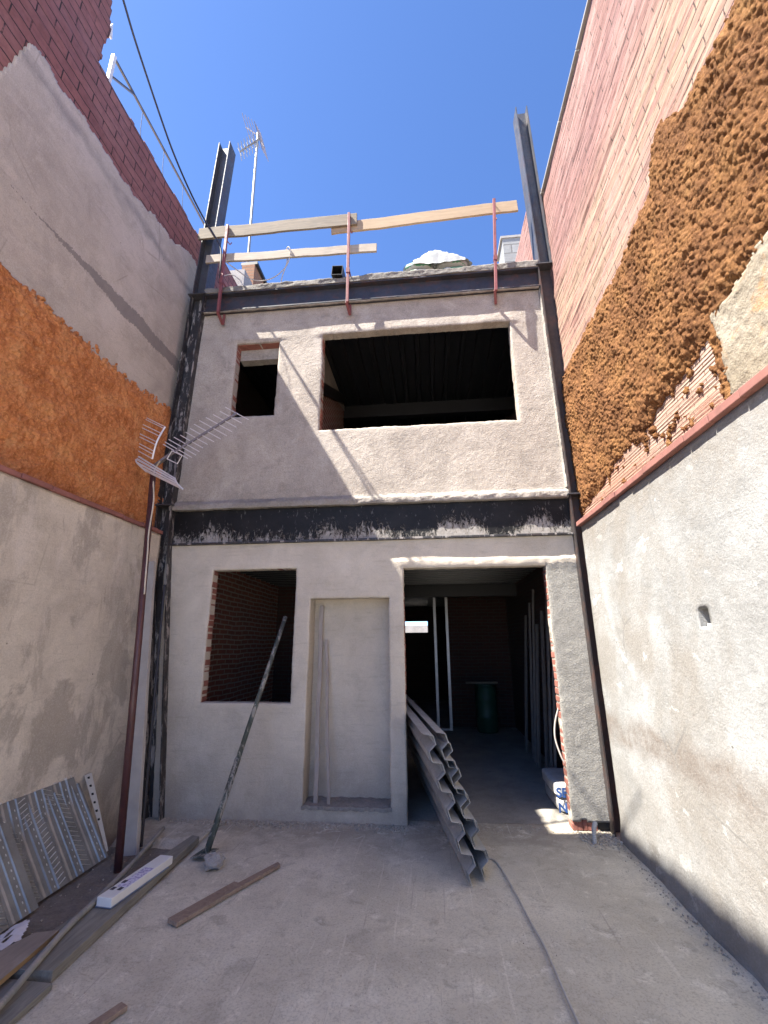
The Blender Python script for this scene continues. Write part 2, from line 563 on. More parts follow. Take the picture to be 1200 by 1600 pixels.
M['brick'] = plain('clay_brick', (.33, .125, .095), .9, var=.5, sc=11)
M['mortar'] = plain('mortar', (.42, .37, .33), .95, var=.3, sc=25)
M['foam_left'] = foam_mat('orange_foam', (.44, .15, .052), (.60, .228, .088), (.68, .31, .125), 60, (.72, .42, .2))
M['foam_right'] = foam_mat('brown_orange_foam', (.14, .062, .028), (.20, .092, .038), (.26, .128, .05), 60, (.32, .18, .072))
M['cap'] = plain('red_tile_cap', (.30, .12, .1), .8, var=.35, sc=7)
M['cap_right'] = plain('red_tile_cap_sunlit', (.27, .115, .095), .8, var=.35, sc=7)  # tile cap colour lowered to offset the sunlight on this wall
M['coping'] = plain('pale_coping', (.3, .28, .26), .9)
def t_beam():
    """black paint with plaster thrown against the lower half of the web"""
    t = NT('black_painted_beam')
    col = t.mix(t.ramp(t.noise(5, 5, .6), (.4, 0), (.7, .8)), (.005, .005, .0055), (.016, .015, .015))
    n1 = t.noise(21, 6, .8, t.map((1.5, 1, .7), rot=(0, .7, 0)), .8)
    n2 = t.noise(2.2, 4, .6, t.map((1, 1, .2), loc=(2, 0, 0)))
    z = t.mul(t.mul(t.axis(2), 2.67, 'SUBTRACT'), 1.15)
    v = t.mul(t.mul(n1, t.mul(n2, .95), 'ADD'), t.mul(z, 1.0), 'SUBTRACT')
    s_ = t.ramp(v, (.85, 0), (.95, 1))
    col = t.mix(t.mul(s_, .92), col, t.ramp(t.noise(40, 4, .7), (.35, (.26, .24, .22)), (.65, (.38, .355, .33))))
    col = t.mix(t.mul(t.ramp(t.noise(30, 4, .7, t.map((1, 1, .4))), (.62, 0), (.68, .5)), 1.0), col, (.2, .19, .18))
    return t.out(col, t.mix(s_, (.55, .55, .55), (.95, .95, .95)), t.bump(s_, .6, .012), spec=.25)


M['beam_black'] = t_beam()
M['beam_blue'] = steel('blue_black_beam', (.02, .021, .028), .33, (.3, .27, .26), rust=.6, rough=.5, sc=20, stretch=(1, 1, .12))
M['col_grey'] = steel('grey_mill_steel', (.045, .047, .055), 0, rust=.4, rough=.5, metal=.15)
M['col_smeared'] = steel('smeared_black_steel', (.018, .017, .018), .46, (.3, .275, .26), rust=.2, rough=.5, sc=12, stretch=(1.4, 1.4, .35))
M['col_dark'] = steel('dark_brown_steel', (.025, .02, .02), .3, (.35, .32, .3), rust=.6, rough=.5, sc=30)
M['plate'] = steel('steel_plate', (.03, .03, .035), .3, rough=.5)
M['slab'] = plaster('roof_slab_concrete', (.13, .12, .105), (.19, .175, .157), (.26, .243, .22), bump=.8, fine=60, pits=False)
M['deck'] = plain('galvanised_ceiling_deck', (.05, .052, .056), .4, metal=.4, var=.3)
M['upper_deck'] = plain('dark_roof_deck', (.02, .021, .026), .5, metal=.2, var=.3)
M['white_plaster'] = plaster('inner_white_plaster', (.22, .2, .18), (.27, .245, .22), (.3, .28, .25), pits=False)
M['post_red'] = steel('red_painted_steel', (.15, .04, .042), .34, (.26, .16, .15), rust=.4, rough=.55, sc=30)
M['wood_grey'] = wood('weathered_plank', (.13, .105, .075), (.25, .2, .145))
M['wood_new'] = wood('new_pine', (.30, .21, .125), (.40, .29, .18), dirt=.05)
M['wood_pale'] = wood('pale_plank', (.27, .225, .175), (.42, .36, .29), dirt=.25)
M['batten'] = wood('dusty_batten', (.25, .21, .185), (.36, .31, .275), (14, 14, 2))
M['wood_brown'] = wood('brown_plank', (.2, .135, .10), (.32, .235, .18), (14, 14, 14))
M['wood_form'] = wood('grey_formwork', (.15, .14, .12), (.26, .245, .215), (20, 2, 20))
M['ply_face'] = wood('dusty_plywood_face', (.25, .2, .165), (.34, .28, .235), (12, 3, 12))
M['ply_edge'] = wood('plywood_edge', (.3, .18, .08), (.5, .34, .17), (4, 4, 120))
M['pole_brown'] = steel('brown_red_tube', (.062, .022, .022), .28, (.3, .24, .22), rust=.5, rough=.45, sc=20)
M['grey_sheet'] = plain('grey_profile', (.46, .43, .4), .6, metal=.0, var=.3, sc=4)
M['prop'] = steel('dusty_green_tube', (.045, .055, .047), .5, (.3, .28, .25), rust=.3, rough=.7, sc=22, stretch=(1, 1, .3))
M['pipe'] = steel('dusty_steel_tube', (.2, .195, .18), .5, (.33, .3, .27), rough=.6, sc=12)
M['alu'] = plain('aluminium', (.72, .68, .67), .4, metal=.25, var=.2)
M['alu_dark'] = plain('dull_antenna_metal', (.2, .17, .17), .5, metal=.3)
M['mast'] = plain('weathered_mast', (.22, .22, .22), .5, metal=.3)
M['galv'] = plain('galvanised_sheet', (.36, .355, .34), .45, metal=.5, var=.45, sc=4)
M['galv_bright'] = plain('bright_galvanised', (.8, .79, .75), .32, metal=.4, var=.2)
M['galv_dust'] = plaster('dusty_deck_metal', (.27, .262, .245), (.36, .35, .33), (.46, .45, .43), bump=.15, rough=.5, pits=False)
M['white_tube'] = plain('white_painted_tube', (.7, .69, .66), .5, var=.15)
M['grey_tube'] = plain('grey_rail', (.1, .1, .115), .5, metal=.3)
M['cable_dark'] = plain('dark_cable', (.03, .03, .04), .6)
M['cable_grey'] = plain('grey_cable', (.46, .43, .4), .7)
M['cable_cream'] = plain('cream_cable', (.6, .52, .4), .6)
M['sack_paper'] = plain('dusty_paper_sack', (.6, .585, .56), .85, var=.3, sc=8)
M['blue_ink'] = plain('blue_ink', (.03, .1, .33), .8, var=.2)
M['sack_green'] = plain('green_printed_sack', (.07, .23, .13), .6, var=.3, sc=9)
M['sack_white'] = plain('white_sack', (.36, .37, .35), .6, var=.2)
M['plastic'] = plain('white_plastic_film', (.42, .43, .415), .3, var=.3, sc=9)
M['black'] = plain('black_steel_tube', (.012, .012, .014), .5)
M['rock'] = plaster('mortar_lump', (.3, .27, .25), (.4, .37, .345), (.46, .43, .4), bump=.8, pits=False)
M['paper'] = plain('torn_paper', (.68, .64, .67), .9, var=.15)
M['carton'] = plain('white_carton', (.74, .73, .71), .7, var=.1)
M['film_blue'] = plain('blue_wrap', (.16, .2, .3), .3)
M['barrel'] = plain('green_plastic_drum', (.02, .07, .04), .5)
M['stud'] = plain('galvanised_stud', (.5, .5, .5), .4, metal=.5)
M['lumber_dark'] = plain('dark_leaning_lumber', (.17, .15, .135), .8)
M['conduit'] = plain('pale_corrugated_conduit', (.5, .48, .45), .6)
M['hole_shade'] = plain('painted_recess_shade', (.03, .028, .026), .95)  # near-black colour stands in for the shade inside holes
M['block'] = brick_mat('grey_block', [(.2, .2, .195), (.24, .24, .235), (.215, .21, .205)], (.12, .115, .11), bw=.4, rh=.2, ms=.012, vec_axes=(0, 2))
M['orange_brick'] = brick_mat('orange_brick', [(.21, .095, .05), (.24, .12, .065), (.2, .095, .05)], (.14, .095, .065), bw=.25, rh=.07)
M['pale_render'] = plaster('pale_render', (.22, .205, .19), (.28, .262, .245), (.33, .31, .29))


def t_label():
    t = NT('printed_box_label')
    a = t.noise(60, 2, .5, t.map((1, 1, 1)))
    col = t.ramp(a, (.46, (.34, .31, .52)), (.54, (.66, .63, .76)))
    return t.out(col, .6)


M['label'] = t_label()
M['ink_black'] = plain('black_print', (.06, .055, .08), .7)


def t_ground():
    t = NT('dusty_concrete')
    a = t.noise(.8, 6, .62, dist=.5)
    col = t.ramp(a, (.34, (.47, .42, .335)), (.5, (.575, .52, .42)), (.64, (.67, .61, .50)))
    col = t.mix(t.ramp(t.noise(3.2, 6, .7, dist=.8), (.5, 0), (.72, .55)), col, (.38, .335, .27))
    col = t.mix(t.ramp(t.noise(2.1, 5, .6, t.map((1, 1, 1), loc=(4, 2, 0))), (.58, 0), (.75, .5)), col, (.72, .66, .55))
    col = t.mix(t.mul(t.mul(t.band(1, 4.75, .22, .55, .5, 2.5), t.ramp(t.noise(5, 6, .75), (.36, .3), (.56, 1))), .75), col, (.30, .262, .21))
    col = t.mix(t.ramp(t.noise(7, 7, .75, t.map((1, 1, 1), loc=(1, 8, 0)), .8), (.54, 0), (.66, .7)), col, (.36, .32, .26))
    col = t.mix(t.ramp(t.noise(6, 7, .75, t.map((1, 1, 1), loc=(6, 3, 0)), .5), (.56, 0), (.66, .7)), col, (.76, .70, .59))
    # scratches
    for k, (rz, lo) in enumerate(((.15, .66), (-.9, .69), (1.2, .69))):
        s = t.noise(1.5, 4, .5, t.map((26, .7, 1), rot=(0, 0, rz), loc=(k * 3.3, 1.1, 0)), .15)
        col = t.mix(t.ramp(s, (lo - .02, 0), (lo + .03, .5)), col, (.33, .28, .245) if k else (.70, .64, .54))
    col = t.mix(t.ramp(t.noise(90, 3, .75), (.34, .45), (.52, 0)), col, (.25, .21, .17))
    col = t.mix(t.ramp(t.vor(9), (.03, .6), (.06, 0)), col, (.45, .42, .4))
    h = t.mix(.5, t.noise(70, 5, .75), t.noise(12, 5, .65))
    return t.out(col, .92, t.bump(h, .5, .014))


M['ground'] = t_ground()
M['dirt'] = plaster('trampled_dirt', (.15, .125, .105), (.2, .17, .145), (.27, .235, .2), bump=.9, fine=50)
M['bounce_ground'] = plain('pale_bounce_yard', (.56, .51, .46), .95, var=.2, sc=2)  # ground behind the camera made pale to bounce fill light
M['indoor'] = plaster('indoor_concrete', (.26, .24, .21), (.33, .305, .27), (.4, .37, .33), bump=.5)
M['rubble'] = plain('mortar_crumbs', (.52, .46, .38), .95, var=.5, sc=30)

# ------------------------------------------------------------------ ground
XL, XLU, XR, XRU, D = -2.95, -3.10, 1.53, 1.62, 4.72
mb = MB()
mb.add([(-400, -400, -.20), (400, -400, -.20), (400, 400, -.20), (-400, 400, -.20)], [(0, 1, 2, 3)])
tag(mb.build('ground', M['bounce_ground']), kind='structure')
field('courtyard_floor', np.concatenate([span(-2.02, 1.6, .022)]), np.concatenate([span(-9, 1.9, .25)[:-1], span(1.9, 4.86, .022)]),
      lambda U, V: (U, V, .006 * fbm(U * 1.2, V * 1.2, 3) + .0035 * fbm(U * 9, V * 9, 5) - .02 * ss(-U, 1.93, 2.02) - .003),
      M['ground'], rim=(0, 0, -.2))['kind'] = 'structure'
field('threshold_ground', span(-2.78, -2.02, .022), span(4.2, 4.86, .022),
      lambda U, V: (U, V, -.014 + .010 * fbm(U * 6, V * 6, 8) + .012 * ss(V, 4.3, 4.6) - .05 * ss(-V, -4.32, -4.2)),
      M['ground'], rim=(0, 0, -.2))['kind'] = 'structure'
field('dirt_strip', span(-3.1, -1.98, .025), np.concatenate([span(-2.2, 1.6, .25)[:-1], span(1.6, 4.9, .025)]),
      lambda U, V: (U, V, -.025 - .13 * ss(V, 4.15, 4.5) * ss(-U, 2.52, 2.64) - .06 * ss(V, 4.12, 4.24) + .016 * fbm(U * 3, V * 3, 12) + .012 * fbm(U * 14, V * 14, 14)), M['dirt'])['kind'] = 'structure'
mb = MB()
mb.add([(-2.95, 4.84, -.004), (1.7, 4.84, -.004), (1.7, 14.2, -.004), (-2.95, 14.2, -.004)], [(0, 1, 2, 3)])
tag(mb.build('indoor_floor', M['indoor']), kind='structure')

# ------------------------------------------------------------------ left boundary wall
LW = thing('boundary_wall', 'shaded left wall, grey render with orange foam patch and red brick parapet on top', 'wall', (XLU, 2.0, -.16))


def lower_left(U, V):
    return XL + .008 * fbm(U * 1.5, V * 1.5, 21) + .002 * fbm(U * 14, V * 14, 22), U, V


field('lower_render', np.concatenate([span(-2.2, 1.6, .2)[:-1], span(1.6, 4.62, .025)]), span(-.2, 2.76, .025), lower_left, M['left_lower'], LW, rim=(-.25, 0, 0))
mb = MB()
mb.box(XLU - .3, XLU - .03, .15, 6, -.2, 7.17)
mb.box(XLU - .3, XLU - .03, -2.2, .15, -.2, 2.78)  # unseen stretch behind the camera kept low to let fill light in
mb.box(XLU - .3, XLU - .03, .15, 2.55, 7.17, 8.1)
mb.build('wall_core', M['left_brick'], LW)
mb = MB()
y = -2.2
while y < 4.6:
    L = random.uniform(.24, .3)
    dz, dx = random.uniform(-.004, .004), random.uniform(-.006, .006)
    mb.box(XLU - .05, XL + .028 + dx, y, min(4.6, y + L - .006), 2.762 + dz, 2.80 + dz)
    y += L
mb.build('cap_band', M['cap'], LW, bevel=.004)


def lu_top(Y):
    """ragged top line of the upper render"""
    base = 6.36 + .3 * ss(Y, 3.3, 4.9) + .05 * fbm(Y * 3, Y * 0 + 1.5, 31) * 2
    fall = np.where(Y < 2.22, 6.45 - (2.22 - Y) * 4.6, 99)
    return np.minimum(base, np.maximum(fall, 3.0)) + .05 * fbm(Y * 9, Y * 0 + .5, 33)


field('upper_render', span(.8, 4.86, .02), span(2.79, 6.9, .02),
      lambda U, V: (XLU + .01 * fbm(U * 1.3, V * 1.3, 35) + .002 * fbm(U * 15, V * 15, 36), U, V),
      M['left_upper'], LW, keep=lambda U, V: V < lu_top(U) + .03 * fbm(U * 14, V * 14, 37), rim=(-.04, 0, 0))


def step_y(Z):
    return 2.77 + .05 * np.sin(np.clip((Z - 7.2) * 3, 0, 3)) + .06 * vn(Z * 7, Z * 0 + 3, 41)


field('brick_parapet', np.concatenate([span(.15, 1.2, .2)[:-1], span(1.2, 4.92, .02)]), span(2.8, 8.42, .02),
      lambda U, V: (XLU - .018 + .006 * fbm(U * 5, V * 9, 43), U, V),
      M['left_brick'], LW, keep=lambda U, V: (V < 7.19 + .012 * vn(U * 9, V * 0, 44)) | ((U < step_y(V)) & (V < 8.22 + .07 * (2.8 - U))), rim=(-.3, 0, 0))


def foamL(U, V):
    hf = fbm(U * 30, V * 30, 52, 3)
    edge = 4.31 + .05 * fbm(U * 2.2, U * 0, 51) + .045 * fbm(U * 10, V * 10, 50)
    m = np.clip((edge - V) / .10 + .9 * hf, -1, 1)
    h = .010 + .02 * np.clip(m, 0, 1) + .022 * fbm(U * 3.5, V * 3.5, 53) + .016 * fbm(U * 20, V * 20, 54, 3) + .016 * (.5 - cells(U * 42, V * 42, 56))
    low = ss(-V, -3.4, -2.9) * np.clip(fbm(U * 2.5, V * 5, 57) * 2 + .2, 0, 1)
    h = h - .018 * low - .06 * np.clip(fbm(U * 6, V * 6, 58) - .5, 0, 1)
    return m, h


field('foam_patch', span(1.4, 4.84, .0105), span(2.78, 4.52, .0105),
      lambda U, V: (XLU + .006 + np.maximum(foamL(U, V)[1], -.006), U, V), M['foam_left'], LW,
      keep=lambda U, V: foamL(U, V)[0] > 0, rim=(-.06, 0, 0))

# ------------------------------------------------------------------ right boundary wall
RW = thing('boundary_wall', 'sunlit right wall with pale render below, brown foam patch and pink weathered brick above', 'wall', (XRU, 2.0, 0))


def lower_right(U, V):
    return XR - .008 * fbm(U * 1.5, V * 1.5, 61) - .0018 * fbm(U * 14, V * 14, 62) - .03 * ss(-V, -.16, .02) * (.5 + fbm(U * 3, V * 3, 63)), U, V


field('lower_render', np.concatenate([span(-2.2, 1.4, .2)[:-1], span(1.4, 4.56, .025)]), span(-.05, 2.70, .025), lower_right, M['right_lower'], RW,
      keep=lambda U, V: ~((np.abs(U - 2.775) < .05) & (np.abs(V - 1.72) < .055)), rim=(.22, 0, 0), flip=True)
mb = MB()
mb.box(XR + .09, XR + .10, 2.70, 2.85, 1.64, 1.80)
mb.build('socket_recess', M['hole_shade'], RW)
mb = MB()
mb.box(XR + .02, XR + .07, 2.752, 2.79, 1.672, 1.69)
mb.build('socket_tab', M['white_tube'], RW)
mb = MB()
mb.box(XRU + .05, XRU + .3, -1, 9, -.05, 7.1)
mb.box(XRU + .05, XRU + .3, -2.2, -1, -.05, 2.7)  # also cut low out of view so sun reaches the yard
mb.box(XRU + .05, XRU + .3, 5.05, 9, 7.1, 7.72)
mb.build('wall_core', M['right_brick'], RW)
mb = MB()
y = -2.2
while y < 4.56:
    L = random.uniform(.24, .3)
    dz, dx = random.uniform(-.004, .004), random.uniform(-.006, .006)
    mb.box(XR - .036 + dx, XRU + .05, y, min(4.58, y + L - .005), 2.705 + dz, 2.75 + dz)
    y += L
mb.build('cap_band', M['cap_right'], RW, bevel=.004)
rel = lambda U, V: (XRU - .006 * fbm(U * 2, V * 30, 71) - .012 * fbm(U * 2.5, V * 12, 72) - .01 * np.clip(vn(U * 1.5, V * 11.8, 73), 0, 1), U, V)
field('brick_face', np.concatenate([span(-1, 1.2, .2)[:-1], span(1.2, 4.95, .022)]), span(4.0, 7.12, .012), rel, M['right_brick'], RW, rim=(.06, 0, 0), flip=True)
field('far_brick_face', span(4.95, 9, .03), span(5.9, 7.74, .014), lambda U, V: (rel(U, V)[0] - .003, U, V), M['right_brick'], RW, rim=(.06, 0, 0), flip=True)
mb = MB()
y = -1.0
while y < 4.95:
    L = random.uniform(.5, .9)
    dz = random.uniform(-.006, .006)
    mb.box(XRU - .03, XRU + .32, y, min(4.95, y + L - .006), 7.122, 7.15 + dz)
    y += L
mb.build('coping', M['coping'], RW, bevel=.006)
field('tile_face', span(1.2, 4.7, .03), span(2.74, 3.6, .012), lambda U, V: (XRU - .004 - .0022 * np.sin(V * 240) - .012 * (vn(np.floor(U * 3.4) + .3, np.floor(V * 7.5) + .3, 75) > .2), U, V),
      M['ribbed_tile'], RW, rim=(.05, 0, 0), flip=True, smooth=False)


def pl(U, pts):
    return np.interp(U, [p[0] for p in pts], [p[1] for p in pts])


def foamR(U, V):
    n1 = fbm(U * 2.5, V * 2.5, 81)
    n2 = fbm(U * 14, V * 14, 82)
    top = pl(U, [(-2, 4.5), (1.6, 4.64), (2.1, 4.66), (2.3, 4.86), (2.42, 4.84), (2.55, 4.58), (3.2, 4.49), (4.2, 4.52), (4.8, 4.5)])
    bot = pl(U, [(-2, 3.5), (1.94, 3.32), (2.1, 3.33), (2.28, 3.29), (2.49, 3.2), (2.9, 3.15), (3.24, 3.1), (3.6, 3.07), (4.0, 3.02), (4.35, 2.9), (4.8, 2.8)])
    n3 = fbm(U * 30, V * 30, 80, 3)
    m = np.minimum((top - V) + .05 * n2 + .05 * n3, (V - bot) + .07 * n1 + .05 * n2 + .04 * n3)
    # tongue of foam running down beside the grey patch, and loose bits on the tiles
    tong = .045 + .03 * n2 + .02 * n3 - np.abs(U - (2.29 + .02 * n1)) + np.where((V < 3.35) & (V > 2.70), 0, -1)
    bits = np.where((V < 3.2) & (U > 2.3), n2 * .6 + n1 * .3 + n3 * .4 - .27, -1) * .2
    spat = np.where((V < top + .16) & (V > top - .1), fbm(U * 26, V * 26, 88, 3) - .62 - (V - top) * 1.5, -1) * .05
    m = np.maximum(np.maximum(np.maximum(m, tong), bits), spat)
    k = np.clip(m / .10, 0, 1)
    big = fbm(U * 4, V * 4, 83)
    h = .014 + .026 * k + k * (.035 * big + .020 * (.5 - cells(U * 21, V * 21, 84)) * (.6 + big)) + .020 * (.5 - cells(U * 48, V * 48, 85)) + .013 * fbm(U * 44, V * 44, 86, 2)
    h = h - .10 * np.clip(fbm(U * 5, V * 6, 87) - .5, 0, 1) * k
    return m, h


field('foam_patch', span(1.1, 4.72, .008), span(2.72, 5.0, .008),
      lambda U, V: (XRU - np.maximum(foamR(U, V)[1], .004), U, V), M['foam_right'], RW,
      keep=lambda U, V: foamR(U, V)[0] > 0, rim=(.06, 0, 0), flip=True)


def patch_keep(U, V):
    n = .05 * fbm(U * 8, V * 8, 91)
    return (U < 2.25 + n) & (V < np.interp(U, [.6, 1.94, 2.3], [3.5, 3.36, 3.30]) + n) & (V > 2.72)


field('render_patch', span(.6, 2.5, .0125), span(2.74, 3.6, .0125), lambda U, V: (XRU - .03 + .012 * fbm(U * 3, V * 3, 92) + .008 * fbm(U * 25, V * 25, 93), U, V),
      M['right_patch'], RW, keep=patch_keep, rim=(.05, 0, 0), flip=True)

# ------------------------------------------------------------------ the house
H = thing('unfinished_house', 'narrow two storey house shell in grey plaster with black steel frame and empty openings', 'house', (-.7, D, 0))
TH = .115
W1 = (-2.355, -1.42, 1.02, 2.37)          # ground floor window
NI = (-1.255, -.425, .125, 2.045)         # blind niche
DR = (-.27, 1.185, -.1, 2.345)            # doorway
SW = (-2.335, -1.785, 4.225, 5.26)        # small upper window
BW = (-1.225, 1.065, 3.995, 5.305)        # wide upper window


def axis_pts(a, b, d, cuts):
    cs = sorted([a, b] + [c for c in cuts if a < c < b])
    out = []
    for p, q in zip(cs[:-1], cs[1:]):
        out.append(span(p, q, d)[:-1])
    return np.concatenate(out + [np.array([b])])


def inside(U, V, r):
    return (U > r[0]) & (U < r[1]) & (V > r[2]) & (V < r[3])


def wob_edges(U, V, rects, amp=.007):
    return amp * (fbm(U * 5, V * 5, 101) + .8 * fbm(U * 26, V * 26, 103, 2)), amp * (fbm(U * 5, V * 5, 102) + .8 * fbm(U * 26, V * 26, 104, 2))


def low_place(U, V):
    du, dv = wob_edges(U, V, None, .006)
    xl = np.interp(V, [0, .9, 2.28, 2.7], [-2.72, -2.80, -2.92, -2.92])
    X = U + (xl + 2.92) * np.clip((-U - 2.45) / .47, 0, 1) + du
    edge = np.full(U.shape, 9.0)
    for r in (W1, NI, DR):
        dx = np.maximum(np.maximum(r[0] - U, U - r[1]), 0)
        dz = np.maximum(np.maximum(r[2] - V, V - r[3]), 0)
        edge = np.minimum(edge, np.hypot(dx, dz))
    Y = D + .010 * fbm(U * 1.1, V * 1.1, 103) + .0012 * fbm(U * 18, V * 18, 104) + .006 * np.exp(-(edge / .018) ** 2)
    Y = Y - .004 * (U > 1.19) * fbm(U * 28, V * 28, 105, 2)
    Y = Y - .02 * ss(V, 2.28, 2.40) * ss(U, -.5, -.2) * (.5 + .8 * fbm(U * 7, V * 7, 106)) * (V < 2.44)
    return X, Y, V + dv


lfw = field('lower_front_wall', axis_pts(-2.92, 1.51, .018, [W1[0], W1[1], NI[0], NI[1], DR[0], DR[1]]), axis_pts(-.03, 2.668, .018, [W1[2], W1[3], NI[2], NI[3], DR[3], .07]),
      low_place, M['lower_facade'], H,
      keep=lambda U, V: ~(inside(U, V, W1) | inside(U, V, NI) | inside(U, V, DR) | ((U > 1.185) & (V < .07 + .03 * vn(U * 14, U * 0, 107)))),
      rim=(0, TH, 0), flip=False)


def up_place(U, V):
    du, dv = wob_edges(U, V, None, .008)
    xl = np.interp(V, [3.1, 4.43, 5.7], [-2.93, -2.92, -2.84])
    xr = np.interp(V, [3.1, 5.7], [1.485, 1.455])
    X = U + (xl + 2.93) * np.clip((-U - 2.45) / .48, 0, 1) + (xr - 1.485) * np.clip((U - 1.1) / .385, 0, 1) + du
    edge = np.full(U.shape, 9.0)
    for r in (SW, BW):
        dx = np.maximum(np.maximum(r[0] - U, U - r[1]), 0)
        dz = np.maximum(np.maximum(r[2] - V, V - r[3]), 0)
        edge = np.minimum(edge, np.hypot(dx, dz))
    rough = ss(U, -2.2, -.8)
    Y = D + .010 * fbm(U * 1.2, V * 1.2, 111) + (.0015 + .0012 * rough) * fbm(U * 22, V * 22, 112) + .006 * np.exp(-(edge / .018) ** 2)
    Y = Y - .012 * np.exp(-(edge / .12) ** 2) * (V > 5.3)
    return X, Y, V + dv


field('upper_front_wall', axis_pts(-2.93, 1.485, .018, [SW[0], SW[1], BW[0], BW[1]]), axis_pts(3.1, 5.76, .018, [SW[2], SW[3], BW[2], BW[3]]),
      up_place, M['facade'], H, keep=lambda U, V: ~(inside(U, V, SW) | inside(U, V, BW)), rim=(0, TH, 0))
# niche lining (back panel and its thickness)
mb = MB()
x0, x1, z0, z1 = NI
mb.box(x0 - .1, x1 + .1, D + .27, D + .30, z0 - .1, z1 + .1)
mb.box(x0 - .1, x0 - .012, D + TH - .02, D + .27, z0 - .1, z1 + .1)
mb.box(x1 + .012, x1 + .1, D + TH - .02, D + .27, z0 - .1, z1 + .1)
mb.box(x0 - .012, x1 + .012, D + TH - .02, D + .27, z0 - .1, z0 - .012)
mb.box(x0 - .012, x1 + .012, D + TH - .02, D + .27, z1 + .012, z1 + .1)
mb.build('niche', M['lower_facade'], H)
# rough sill crumbs of the niche
field('niche_sill', span(x0 - .01, x1 + .01, .012), span(D - .012, D + .27, .012), lambda U, V: (U, V, z0 + .004 + .02 * np.abs(fbm(U * 14, V * 14, 121))), M['rough_edge'], H, rim=(0, 0, -.03))


def ledge(U, V):
    Z = 3.055 + V * .115
    bulge = .05 * np.sqrt(np.clip(1 - (V * 1.6 - .5) ** 2, 0, 1))
    return U, D - .012 - bulge * (1 - ss(V, .55, 1)) - .012 * fbm(U * 9, V * 2, 131) - .006 * fbm(U * 40, V * 6, 132), Z + .008 * fbm(U * 10, V * 3, 133)


field('plaster_ledge', span(-2.925, 1.488, .014), span(0, 1, .07), ledge, M['rough_edge'], H, rim=(0, .06, 0))
field('plaster_bead', span(3.16, 5.72, .014), span(-1, 1, .5), lambda U, V: (np.interp(U, [3.1, 5.7], [1.482, 1.452]) + .013 * V + .006 * fbm(U * 14, V, 141), D - .03 * (1 - V * V) - .016 - .01 * fbm(U * 22, V, 142), U),
      M['rough_edge'], H, rim=(0, .04, 0))


def brick_jamb(name, x, face, z0, z1, y0=D + .016, y1=D + TH + .02):
    """exposed bricks in the side of an opening; face = +1 looks towards +x"""
    mb = MB()
    z = z0
    k = 0
    mb.box(min(x - face * .006, x - face * .06), max(x - face * .006, x - face * .06), y0 + .006, y1, z0, z1, 1)
    while z < z1 - .02:
        hh = min(random.uniform(.048, .060), z1 - z)
        dx = random.choice([random.uniform(-.003, .003), random.uniform(-.003, .003), random.uniform(-.007, .002)])
        a, b = x - face * .05, x + face * (.003 + dx)
        mb.box(min(a, b), max(a, b), y0 + random.uniform(-.003, .018), y1 - .004, z, z + hh, 0)
        z += hh + random.uniform(.008, .018)
        k += 1
    return mb.build(name, [M['brick'], M['mortar']], H, bevel=.005)


brick_jamb('brick_jamb', W1[0], 1, W1[2], W1[3])
brick_jamb('brick_jamb', DR[0], 1, .95, 2.1)
brick_jamb('brick_jamb', DR[1], -1, .0, 2.3)
brick_jamb('brick_jamb', SW[0], 1, SW[2], SW[3])
brick_jamb('brick_jamb', BW[0], 1, BW[2], BW[3])
mb = MB()                                                    # hollow bricks showing at the foot of the right pier
for k in range(5):
    mb.box(1.19 + k * .042, 1.228 + k * .042, D + .012, D + .1, 0, .1)
mb.build('hollow_brick_base', M['brick'], H, bevel=.004)
mb = MB()
mb.box(1.40, 1.50, D + .03, D + .1, 0, .1)
mb.build('pier_hole_shade', M['hole_shade'], H)  # dark block painted as the shade of a hole in the pier foot
mb = MB()                                                    # lintels
mb.box(W1[0] - .02, W1[1] + .02, D + .022, D + TH, W1[3] + .001, W1[3] + .04)
mb.build('window_lintel', M['brick'], H, bevel=.004)
mb = MB()
mb.box(SW[0] - .02, SW[1] + .02, D + .03, D + TH + .12, SW[3] - .005, SW[3] + .05)
mb.build('window_lintel', M['brick'], H, bevel=.004)
mb = MB()                                                    # rough lintel underside of the small window
mb.box(SW[0], SW[1], D + TH + .02, D + TH + .14, SW[3] - .16, SW[3] - .006)
mb.build('broken_lintel', M['rough_edge'], H)

# beams
mb = MB()
mb.box(-2.92, 1.49, D + .012, D + .03, 2.672, 3.05)
mb.build('storey_beam', M['beam_black'], H)
mb = MB()
mb.box(-2.93, 1.492, D - .048, D + .10, 2.650, 2.672)
mb.build('beam_flange', M['col_smeared'], H, bevel=.003)
RB0, RB1 = 5.725, 6.005
mb = MB()
mb.box(-2.86, 1.46, D - .005, D + .014, RB0 + .018, RB1 - .018)
mb.box(-2.86, 1.46, D - .075, D + .10, RB0, RB0 + .018)
mb.box(-2.86, 1.46, D - .075, D + .10, RB1 - .018, RB1)
mb.build('roof_beam', M['beam_blue'], H, bevel=.002)
field('beam_mortar', span(-2.80, 1.44, .016), span(0, 1, .25), lambda U, V: (U, D - .062 - .012 * V - .006 * fbm(U * 18, V, 151), RB0 + .022 * V - .01 + .008 * fbm(U * 12, V, 152)), M['rough_edge'], H, rim=(0, .02, 0))


def slab_front(U, V):
    return U, D - .085 - .012 * fbm(U * 5, V, 161) - .006 * fbm(U * 30, V * 3, 162), RB1 + .002 + V * (.085 + .025 * vn(U * 2.3, U * 0, 163) + .012 * vn(U * 14, U * 0, 164))


field('roof_slab', span(-2.82, 1.46, .016), span(0, 1, .1), slab_front, M['slab'], H, rim=(0, .4, 0))
mb = MB()
mb.box(-2.95, 1.6, D + .25, 14.2, 6.0, 6.075)
mb.build('roof_deck_slab', M['slab'], H)


